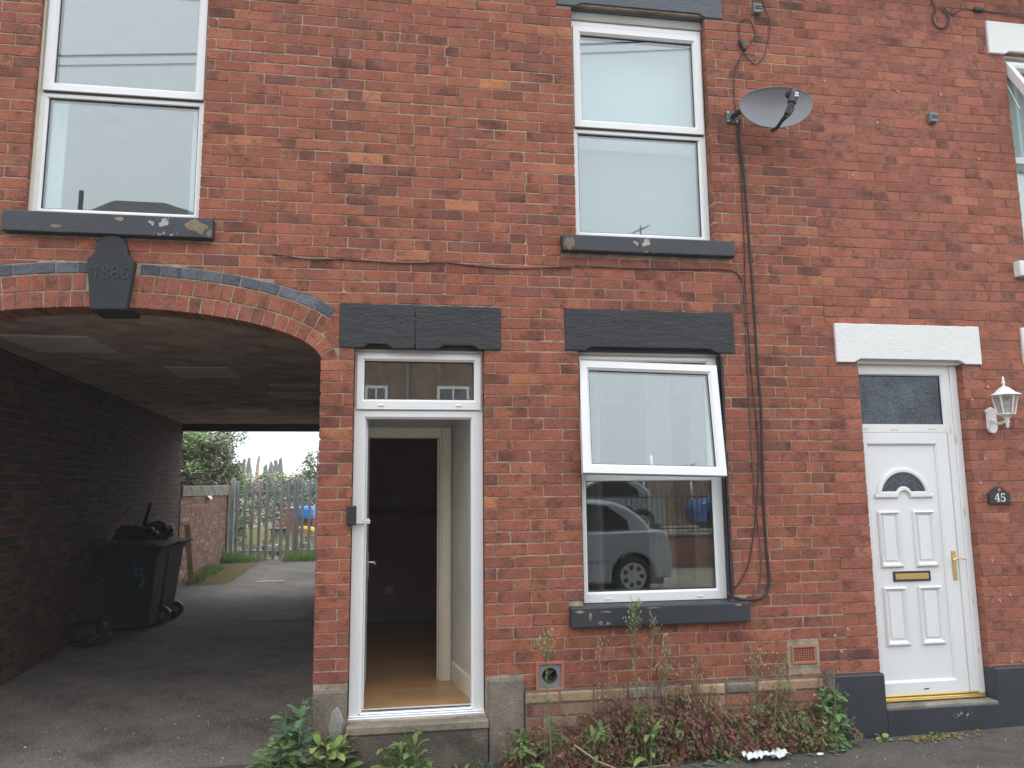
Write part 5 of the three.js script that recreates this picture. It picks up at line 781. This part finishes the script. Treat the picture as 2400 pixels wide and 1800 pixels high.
// ------------------------------------------------------------------ beyond the gate
struct(put('yard_ground', sheet(-14, 10, -13.2, -60, 60, 70, (x, z) => 0.16 + 0.12 * (pick(nA, x, z, 7) - 0.5) + 0.15 * sm(-14, -30, z), (x, z) => { const n = pick(nD, x, z, 5); return n > 0.5 ? [0.2, 0.17, 0.1] : [0.26, 0.22, 0.18]; }), std({ vertexColors: true, map: stoneMap })));
function grassPatch(label, n, f, hmin, hmax, cols, name = 'grass') { const m = new MB(); for (let i = 0; i < n; i++) { const [x, y, z] = f(), h = R(hmin, hmax), a = R(0, 6.28), w = R(0.003, 0.007), b = R(-0.35, 0.35) * h; m.col = tone(cols[i % cols.length]); m.tri([x - Math.cos(a) * w, y, z - Math.sin(a) * w], [x + Math.cos(a) * w, y, z + Math.sin(a) * w], [x + b, y + h, z + b * 0.6]); } tag(m.build(name, M.leaf), label, 'grass', null, 'stuff'); }
const straw = [[0.5, 0.43, 0.2], [0.4, 0.37, 0.15], [0.24, 0.29, 0.09], [0.56, 0.48, 0.26]], lush = [[0.2, 0.32, 0.06], [0.27, 0.38, 0.1], [0.15, 0.24, 0.05]];
grassPatch('tall dry straw coloured grass behind the gate', 9000, () => { const x = R(-5, -1.2), z = R(-24, -14); return [x, 0.12, z]; }, 0.2, 0.75, straw);
grassPatch('green grass tufts at the foot of the gate', 3600, () => { const u = rnd(); const x = u < 0.6 ? -3.75 + Math.abs(R(-1, 1) * R(0, 1)) * 1.1 : -1.9 + R(-0.5, 0.4), z = -12.7 + R(-0.25, 0.35); return [x, gy(x, z), z]; }, 0.06, 0.26, lush);
grassPatch('green weeds at the foot of the yard wall', 1600, () => { const u = rnd(), z = u < 0.6 ? R(-11.3, -10.4) : R(-9.9, -9.5); return [-3.62 + Math.abs(R(-1, 1) * R(0, 1)) * 0.3, gy(-3, z), z]; }, 0.05, 0.22, lush);
function tree(name, label, cat, x, y, z, h, o) { // tapered trunk, limbs, leaves in clumps through an uneven crown
  const t = thing(name, label, cat, [x, y, z], o.grp), tr = new MB(), lf = new MB(); tr.col = o.bark ?? [0.13, 0.1, 0.075];
  tr.tube([[x, y - 0.1, z], [x + 0.02 * h, y + h * 0.3, z], [x - 0.01 * h, y + h * 0.62, z + 0.01 * h], [x, y + h * 0.9, z]], o.tr ?? h * 0.02, 7, h * 0.004);
  const clumps = [];
  for (let i = 0; i < o.n; i++) { const k = Math.pow(rnd(), 0.8), a = R(0, 6.28), r = o.rad(k) * Math.sqrt(R(0.08, 1)), c = [x + Math.cos(a) * r, y + h * lerp(o.from, 1, k), z + Math.sin(a) * r]; clumps.push(c); if (i % 3 === 0) tr.tube([[x, y + h * Math.max(0.1, lerp(o.from, 1, k) - 0.18), z], [(x + c[0]) / 2, lerp(y + h * Math.max(0.12, lerp(o.from, 1, k) - 0.12), c[1], 0.55), (z + c[2]) / 2], c], h * 0.006, 4, h * 0.0015); }
  for (const c of clumps) { const cc = tone(o.cols[Math.floor(rnd() * o.cols.length)], 0.75, 1.2); for (let k = 0; k < o.per; k++) { const p = [c[0] + R(-1, 1) * R(0.2, 1) * o.cs, c[1] + R(-1, 1) * R(0.2, 1) * o.cs * (o.cy ?? 0.8), c[2] + R(-1, 1) * R(0.2, 1) * o.cs], a = R(0, 6.28), L = o.leaf * R(0.7, 1.3), dx = Math.cos(a) * L, dz = Math.sin(a) * L, dy = R(-0.8, o.up ?? 0.6) * L, w = o.lw ?? 0.4; lf.col = tone(cc, 0.85, 1.15); lf.tri(p, [p[0] + dx * 0.5 - dz * w, p[1] + dy * 0.5 + R(-0.3, 0.3) * L, p[2] + dz * 0.5 + dx * w], [p[0] + dx, p[1] + dy, p[2] + dz]); lf.tri(p, [p[0] + dx, p[1] + dy, p[2] + dz], [p[0] + dx * 0.5 + dz * w, p[1] + dy * 0.5 + R(-0.3, 0.3) * L, p[2] + dz * 0.5 - dx * w]); } }
  tr.build('trunk', M.stem, t); stuff(lf.build('crown', M.leaf, t)); return t;
}
{
  const bud = tree('buddleia_bush', 'big buddleia bush with mauve flower spikes leaning over the yard wall', 'bush', -5.0, 0.2, -15.6, 3.0, { n: 330, per: 46, cs: 0.3, leaf: 0.12, lw: 0.22, from: 0.05, rad: (k) => 1.5 * Math.sqrt(Math.max(0.05, 1 - k * 0.85)), cols: [[0.16, 0.24, 0.08], [0.13, 0.2, 0.07], [0.21, 0.29, 0.1], [0.2, 0.14, 0.1]] });
  const fl = new MB(); for (let i = 0; i < 46; i++) { const a = R(0, 6.28), k = rnd(), r = 1.5 * Math.sqrt(1 - k * 0.8), x = -5.1 + Math.cos(a) * r, z = -15.6 + Math.abs(Math.sin(a)) * r, y = 0.9 + k * 2.1; fl.col = tone(rnd() < 0.5 ? [0.36, 0.2, 0.34] : [0.22, 0.1, 0.1]); fl.tube([[x, y, z], [x + R(-0.06, 0.06), y + 0.06, z + 0.03], [x + R(-0.12, 0.12), y + R(0.02, 0.16), z + 0.07]], 0.028, 5, 0.006); } stuff(fl.build('flowers', M.stem, bud));
  tree('tree', 'taller leafy tree behind the buddleia at the left of the passage view', 'tree', -6.35, 0.2, -18, 4.9, { n: 420, per: 44, cs: 0.3, leaf: 0.095, lw: 0.36, from: 0.3, rad: (k) => 2.0 * Math.sqrt(Math.max(0.06, Math.sin(Math.PI * (0.2 + 0.75 * k)))), cols: [[0.15, 0.22, 0.09], [0.12, 0.18, 0.075], [0.19, 0.26, 0.11]] });
  tree('shrub', 'low green bramble shrub behind the gate under the bare pole', 'shrub', -5.0, 0.2, -23, 2.1, { n: 90, per: 40, cs: 0.3, leaf: 0.1, from: 0.1, rad: (k) => 1.7 * Math.sqrt(1 - k * 0.8), cols: [[0.2, 0.27, 0.09], [0.16, 0.22, 0.08], [0.3, 0.2, 0.15]] });
  tree('shrub', 'green shrub with pink heads behind the middle of the gate', 'shrub', -3.9, 0.2, -24.5, 2.2, { n: 90, per: 40, cs: 0.3, leaf: 0.1, from: 0.1, rad: (k) => 1.2 * Math.sqrt(1 - k * 0.8), cols: [[0.2, 0.27, 0.1], [0.16, 0.22, 0.08], [0.36, 0.22, 0.2]] });
  tree('shrub', 'pale green shrub at the right of the gate view', 'shrub', -2.7, 0.2, -23, 2.95, { n: 70, per: 34, cs: 0.26, leaf: 0.1, from: 0.15, rad: (k) => 0.8 * Math.sqrt(1.05 - k * 0.85), cols: [[0.16, 0.22, 0.1], [0.13, 0.18, 0.07]] });
  const pop = (x, z, h, r, label) => tree('poplar', label, 'poplar', x, 1, z, h, { n: 110, per: 40, cs: 0.15, cy: 2.2, leaf: 0.18, lw: 0.4, up: 1.8, from: 0.06, rad: (k) => r * 0.75 * Math.pow(1.02 - k, 0.75) * (k < 0.15 ? 0.6 : 1), cols: [[0.12, 0.17, 0.11], [0.1, 0.14, 0.095]], grp: 'distant poplars behind the yard' });
  pop(-20.7, -110, 5.4, 0.75, 'slim distant poplar left of the bare pole, taller of a pair'); pop(-21.6, -111, 5.2, 0.6, 'slim distant poplar, left of the pair next to the buddleia'); pop(-22.5, -112, 5.0, 0.9, 'distant poplar half hidden by the buddleia');
  for (const [x, h, l] of [[-18.7, 4.4, 'leftmost'], [-17.9, 4.9, 'second'], [-17.25, 5.1, 'third'], [-16.6, 5.3, 'rightmost']]) pop(x, -112, h, 0.95, l + ' poplar of the distant clump right of the bare pole');
  const pole = thing('pole', 'bare leaning wooden pole standing beyond the gate', 'pole', [-5.95, 0, -30]); put('shaft', new MB().tube([[-5.97, 0.1, -30], [-5.97, 2.2, -30], [-5.96, 2.8, -30], [-5.9, 3.3, -30]], 0.1, 7, 0.06).geo(), M.wood, pole);
  const ch = thing('church', 'distant church with a thin stone spire above the gate', 'church', [-32.2, 0, -250]), st = solid(0.3, 0.32, 0.34); put('spire', new THREE.ConeGeometry(1.1, 5.2, 8).translate(-32.2, 6.3, -250), st, ch); put('tower', new MB().box(-33.2, -31.2, -2, 4, -251, -249).box(-33.25, -33, 4, 4.5, -251, -249).box(-31.4, -31.15, 4, 4.5, -251, -249).geo(), st, ch); put('nave', new MB().box(-31.2, -24, -2, 2, -252, -248).quad([-31.2, 2, -252], [-24, 2, -252], [-24, 4, -250], [-31.2, 4, -250]).quad([-31.2, 2, -248], [-24, 2, -248], [-24, 4, -250], [-31.2, 4, -250]).geo(), st, ch);
  const far = new MB(); for (let i = 0; i < 9000; i++) { const x = R(-60, 10), y = 1 + Math.pow(rnd(), 1.3) * (2.2 + 1.3 * Math.sin(x * 0.4) + Math.sin(x * 1.3)), z = -120 + R(-3, 3), s = R(0.2, 0.5); far.col = tone([0.11, 0.145, 0.09]); far.tri([x, y, z], [x + s, y + R(-0.3, 0.3), z], [x + R(0, s), y + s, z]); } tag(far.build('far_woods', M.leaf), 'line of distant trees along the horizon', 'woods', null, 'stuff');
}
{ // things standing in the yard behind the gate
  const sk = thing('skip', 'orange skip with sloping ends standing behind the gate', 'skip', [-2.7, 0.2, -18]), o = solid(0.55, 0.17, 0.1, { roughness: 0.6, map: grainMap }), s = new THREE.Shape([[-3.0, 0.3], [-2.2, 0.3], [-2.0, 0.95], [-2.35, 0.95], [-2.4, 1.22], [-3.08, 1.22], [-3.12, 0.75]].map((q) => new THREE.Vector2(...q)));
  put('body', new THREE.ExtrudeGeometry(s, { depth: 1.2, bevelEnabled: true, bevelThickness: 0.01, bevelSize: 0.01, bevelSegments: 1 }).translate(0, 0, -19.2), o, sk); put('rim', new MB().box(-3.14, -2.36, 1.2, 1.25, -19.25, -17.95, 0.01).box(-3.35, -3.1, 0.62, 0.8, -18.1, -17.98, 0.01).geo(), o, sk); for (const x of [-2.95, -2.6, -2.3]) put('rib', new MB().box(x - 0.03, x + 0.03, 0.32, 0.93, -18.0, -17.96, 0.006).geo(), o, sk);
  const dr = thing('blue_drum', 'blue plastic drum standing on the orange skip', 'drum', [-2.45, 0.95, -18.3]); put('drum_body', new THREE.LatheGeometry([[0, 0], [0.24, 0], [0.26, 0.03], [0.26, 0.1], [0.27, 0.12], [0.26, 0.14], [0.26, 0.22], [0.27, 0.24], [0.26, 0.26], [0.25, 0.34], [0.2, 0.36], [0, 0.36]].map((q) => new THREE.Vector2(...q)), 20).translate(-2.5, 0.93, -17.7), solid(0.02, 0.2, 0.55, { roughness: 0.4 }), dr);
  const hp = thing('water_tank', 'black open tank on the ground before the orange skip', 'tank', [-3.05, 0.2, -16.8]); put('tank', new MB().box(-3.3, -2.85, 0.3, 0.7, -17.2, -16.75, 0.03).box(-3.34, -2.8, 0.68, 0.72, -17.24, -16.7, 0.01).geo(), M.black, hp);
  const mc = thing('digger_bucket', 'yellow and black machine part leaning behind the right gate leaf', 'machine', [-2.15, 0.2, -16]); put('arm', new MB().tube([[-2.45, 0.75, -16.1], [-2.15, 0.72, -16], [-1.95, 0.62, -15.9]], 0.07, 6).geo(), solid(0.62, 0.5, 0.03), mc); put('bucket', new MB().box(-2.4, -1.95, 0.3, 0.55, -16.2, -15.9, 0.03).geo(), M.black, mc);
  const rb = new MB(); for (let i = 0; i < 420; i++) { const x = R(-3.7, -1.4), z = R(-17.5, -14), s = R(0.02, 0.09), v = R(0.4, 1); rb.col = rnd() < 0.4 ? [0.5 * v, 0.47 * v, 0.44 * v] : rnd() < 0.5 ? [0.25 * v, 0.13 * v, 0.09 * v] : [0.1 * v, 0.1 * v, 0.11 * v]; const y = 0.2 + R(0, 0.16); rb.box(x, x + s * R(0.7, 2), y - 0.02, y + s, z, z + s * R(0.7, 2), s * 0.12); } tag(rb.build('rubble', M.stem), 'rubble and scrap heaped behind the gate', 'rubble', null, 'stuff');
  const hs = thing('shed', 'distant white shed behind the yard shrubs', 'shed', [-4, 0.2, -26]); put('wall', new MB().box(-4.3, -3.3, 0.2, 1.35, -27, -26).geo(), M.white, hs); put('roof', new MB().box(-4.4, -3.2, 1.35, 1.45, -27.1, -25.9, 0.02).geo(), M.slate, hs);
}

// ------------------------------------------------------------------ across the street (seen in the window glass)
{
  const op = thing('opposite_house', 'brown brick house across the street with white windows and hipped roof, mirrored in the glass', 'house', [-4, 0, 22]), bm = solid(0.24, 0.15, 0.1, { map: brickMap, bumpMap: brickBump, bumpScale: 0.01 });
  put('wall', new MB().box(-14, 3.2, -0.3, 7.2, 18, 27).geo(), bm, op); const r = new MB(); r.quad([-14.4, 7.1, 17.6], [3.6, 7.1, 17.6], [-8.3, 12.1, 22.5], [-10.0, 12.1, 22.5]).quad([-14.4, 7.1, 27.4], [3.6, 7.1, 27.4], [-8.3, 12.1, 22.5], [-10.0, 12.1, 22.5]).tri([-14.4, 7.1, 17.6], [-14.4, 7.1, 27.4], [-10.0, 12.1, 22.5]).tri([3.6, 7.1, 17.6], [3.6, 7.1, 27.4], [-8.3, 12.1, 22.5]); const rf = r.build('roof', M.slate, op); put('chimney', new MB().box(-11.1, -10.98, 10.2, 12.35, 22.3, 22.42).geo(), M.slate, rf);
  for (const [x0, x1, y0, y1] of [[-0.9, -0.2, 4.2, 4.9], [1.3, 2.3, 3.7, 4.9], [-5, -3.6, 3.7, 4.9], [-9, -7.6, 3.7, 4.9], [-5, -3.4, 0.9, 2.3], [-0.6, 0.3, -0.2, 2.1], [1.1, 2.5, 0.9, 2.3]]) { const w = put('window', new MB().ring(x0, x1, y0, y1, 0.09, -0.001, 0.02, 0.01).geo().rotateY(0).translate(0, 0, 17.97), M.upvc, op); put('window_glass', new MB().box(x0 + 0.08, x1 - 0.08, y0 + 0.08, y1 - 0.08, 17.975, 17.99).geo(), solid(0.12, 0.12, 0.13, { roughness: 0.2 }), w); put('window_bar', new MB().box((x0 + x1) / 2 - 0.03, (x0 + x1) / 2 + 0.03, y0 + 0.08, y1 - 0.08, 17.94, 17.985).geo(), M.upvc, w); }
  put('downpipe', new MB().tube([[0.4, 0, 17.93], [0.4, 7, 17.93]], 0.045, 8).geo(), M.grey, op);
  const o2 = thing('opposite_house', 'lower gabled house across the street, to the right, carrying a roof aerial', 'house', [12, 0, 30]); put('wall', new MB().box(4.5, 20, -0.3, 5.2, 27, 34).geo(), bm, o2); put('roof', new MB().quad([4.3, 5.1, 26.7], [20.2, 5.1, 26.7], [20.2, 8.4, 30.5], [4.3, 8.4, 30.5]).quad([4.3, 5.1, 34.3], [20.2, 5.1, 34.3], [20.2, 8.4, 30.5], [4.3, 8.4, 30.5]).geo(), M.slate, o2);
  for (const x of [6, 9.5, 13, 16.5]) for (const y of [0.9, 3.3]) put('window', new MB().ring(x, x + 1.4, y, y + 1.2, 0.09, 0, 0.03, 0.01).geo().translate(0, 0, 26.95), M.upvc, o2);
  const an = thing('roof_aerial', 'thin television aerial on a mast on the lower roof across the street', 'aerial', [10.6, 8.4, 24]); put('mast', new MB().tube([[12.3, 8.3, 30.4], [12.3, 15.0, 30.4]], 0.035, 6).geo(), M.grey, an); const el = new MB(); for (let i = 0; i < 7; i++) el.tube([[11.9 + i * 0.13, 14.6 + i * 0.06, 30.1], [11.9 + i * 0.13, 14.6 + i * 0.06, 30.75]], 0.015, 4); el.tube([[11.8, 14.55, 30.4], [12.8, 15.02, 30.4]], 0.02, 5).tube([[12.0, 13.8, 30.4], [12.6, 13.9, 30.4]], 0.02, 5); put('elements', el.geo(), M.grey, an);
}
{ // overhead wires
  const sag = (a, b, d) => Array.from({ length: 9 }, (_, i) => { const t = i / 8; return [lerp(a[0], b[0], t), lerp(a[1], b[1], t) - d * 4 * t * (1 - t), lerp(a[2], b[2], t)]; });
  tag(put('overhead_wire', tubeGeo(sag([-14, 7.45, 6.2], [16, 10.9, 6.2], 0.3), 0.012, 5), M.cable), 'upper overhead wire along the street, mirrored in the upper windows', 'wire'); tag(put('overhead_wire', tubeGeo(sag([-14, 7.4, 6.3], [16, 10.85, 6.3], 0.36), 0.009, 5), M.cable), 'lower overhead wire along the street, mirrored in the upper windows', 'wire');
}
function car(label, x, z, y, col, turn, grp) { // small three door hatchback, nose towards local -x, rear wheel axle at the origin
  const t = new THREE.Group(); t.name = numbered('parked_car'); scene.add(t); t.position.set(x, y, z); t.rotation.y = turn; tag(t, label, 'car', grp);
  const pm = new THREE.MeshPhysicalMaterial({ side: THREE.DoubleSide, color: C(...col), metalness: 0.35, roughness: 0.42, clearcoat: 0.6, clearcoatRoughness: 0.12 }), dk = solid(0.02, 0.022, 0.025, { roughness: 0.12 }), ty = solid(0.02, 0.02, 0.02);
  const side = (z0, z1, pts, name, mat, bev, par = t) => put(name, new THREE.ExtrudeGeometry((() => { const s = new THREE.Shape(); s.moveTo(...pts[0]); for (const p of pts.slice(1)) p.length === 4 ? s.quadraticCurveTo(...p) : s.lineTo(...p); s.closePath(); return s; })(), { depth: z1 - z0 - 2 * bev, bevelEnabled: true, bevelThickness: bev, bevelSize: bev, bevelOffset: -bev, bevelSegments: 4, curveSegments: 12 }).translate(0, 0, z0 + bev), mat, par);
  const arch = (cx) => Array.from({ length: 13 }, (_, i) => { const a = Math.PI - i / 12 * Math.PI; return [cx + Math.cos(a) * 0.345, 0.29 + Math.sin(a) * 0.345]; });
  side(-0.82, 0.82, [[-3.0, 0.24], [-3.02, 0.5], [-2.98, 0.68, -2.8, 0.76], [-1.9, 0.92], [0.45, 0.96], [0.58, 0.92, 0.57, 0.7], [0.64, 0.52, 0.58, 0.26], [0.35, 0.26], ...arch(0).reverse(), [-0.345, 0.2], [-2.1, 0.2], ...arch(-2.46).reverse(), [-2.81, 0.24]], 'body', pm, 0.035);
  side(-0.66, 0.66, [[-1.95, 0.9], [-1.3, 1.36, -1.05, 1.4], [-0.6, 1.45, -0.25, 1.39], [0.08, 1.31, 0.3, 1.04], [0.4, 0.9]], 'roof', pm, 0.07);
  for (const s of [-1, 1]) { const zz = s * 0.668; const g = new THREE.ExtrudeGeometry(new THREE.Shape([[-1.62, 0.98], [-1.12, 1.3], [-0.7, 1.36], [-0.36, 1.33], [-0.06, 1.12], [-0.02, 0.98], [-0.9, 0.96]].map((q) => new THREE.Vector2(...q))), { depth: 0.02, bevelEnabled: true, bevelThickness: 0.004, bevelSize: 0.004, bevelSegments: 1 }).translate(0, 0, zz - 0.01); put('side_window', g, dk, t); put('window_pillar', new MB().box(-0.62, -0.57, 0.96, 1.37, zz - 0.012, zz + 0.016).geo(), pm, t); put('rubbing_strip', new MB().box(-2.05, -0.4, 0.5, 0.545, s * 0.82 - 0.012, s * 0.82 + 0.012, 0.004).geo(), M.grey, t); put('door_handle', new MB().box(-0.85, -0.7, 0.78, 0.81, s * 0.81 - 0.01, s * 0.815 + 0.018, 0.006).geo(), pm, t); put('tail_light', new MB().box(0.4, 0.57, 0.66, 0.9, s * 0.62 - 0.12, s * 0.62 + 0.14, 0.03).geo(), solid(0.35, 0.02, 0.02, { roughness: 0.2 }), t); }
  put('rear_window', new MB().quad([0.385, 0.96, -0.52], [0.385, 0.96, 0.52], [0.07, 1.315, 0.5], [0.07, 1.315, -0.5]).geo(), dk, t); put('windscreen', new MB().quad([-1.93, 0.93, -0.55], [-1.93, 0.93, 0.55], [-1.2, 1.37, 0.5], [-1.2, 1.37, -0.5]).geo(), dk, t);
  for (const cx of [0, -2.46]) for (const s of [-1, 1]) { const zc = s * 0.72, w = put('wheel', at(new THREE.TorusGeometry(0.235, 0.062, 12, 36), cx, 0.29, zc), ty, t); put('wheel_disc', at(new THREE.CylinderGeometry(0.19, 0.2, 0.1, 28), cx, 0.29, zc, Math.PI / 2, 0, 0), solid(0.5, 0.51, 0.52, { metalness: 0.5, roughness: 0.4 }), w); const sp = new MB(); for (let k = 0; k < 7; k++) { const a = k / 7 * 6.283, q = (r, b) => [cx + Math.cos(a + b) * r, 0.29 + Math.sin(a + b) * r]; sp.slab([q(0.1, -0.22), q(0.165, -0.2), q(0.165, 0.2), q(0.1, 0.22)].map((p) => p), 0, -0.004, 0.001); } put('wheel_slot', sp.geo().translate(0, 0, zc + s * 0.0535), ty, w); }
  put('underside', new MB().box(-2.9, 0.5, 0.16, 0.3, -0.7, 0.7).geo(), ty, t);
  return t;
}
car('silver three door hatchback parked across the street, mirrored in the ground floor window', 4.0, 8.1, -0.075, [0.3, 0.33, 0.36], 0).scale.setScalar(1.12);
car('silver estate like car parked behind the railings across the street', 6.2, 13.9, 0.56, [0.26, 0.27, 0.28], 0.1);
car('blue car parked at the right behind the railings across the street', 10.7, 13.4, 0.62, [0.02, 0.1, 0.36], 0.15);
{
  const w = thing('garden_wall', 'low brick wall topped by railings across the street', 'wall', [6, 0, 11.2]); put('wall_core', new MB().box(1, 14, -0.3, 0.66, 11.0, 11.25).geo(), solid(0.24, 0.11, 0.08, { map: brickMap, bumpMap: brickBump, bumpScale: 0.01 }), w); put('coping', new MB().box(0.98, 14.02, 0.66, 0.72, 10.96, 11.29, 0.01).geo(), M.concrete, w);
  const r = thing('railings', 'black iron railings along the low wall across the street', 'railings', [6, 0.72, 11.12]); for (let i = 0; i < 108; i++) put('bar', new MB().box(1.1 + i * 0.118, 1.116 + i * 0.118, 0.72, 1.62 + 0.04 * (i % 2), 11.112, 11.128).geo(), M.black, r); for (const y of [0.8, 1.5]) put('rail', new MB().box(1, 14, y, y + 0.03, 11.105, 11.135).geo(), M.black, r);
  struct(put('car_park', new MB().box(1, 16, -0.3, 0.55, 11.3, 17.5).geo(), M.concrete));
}
renderer.render(scene, camera);
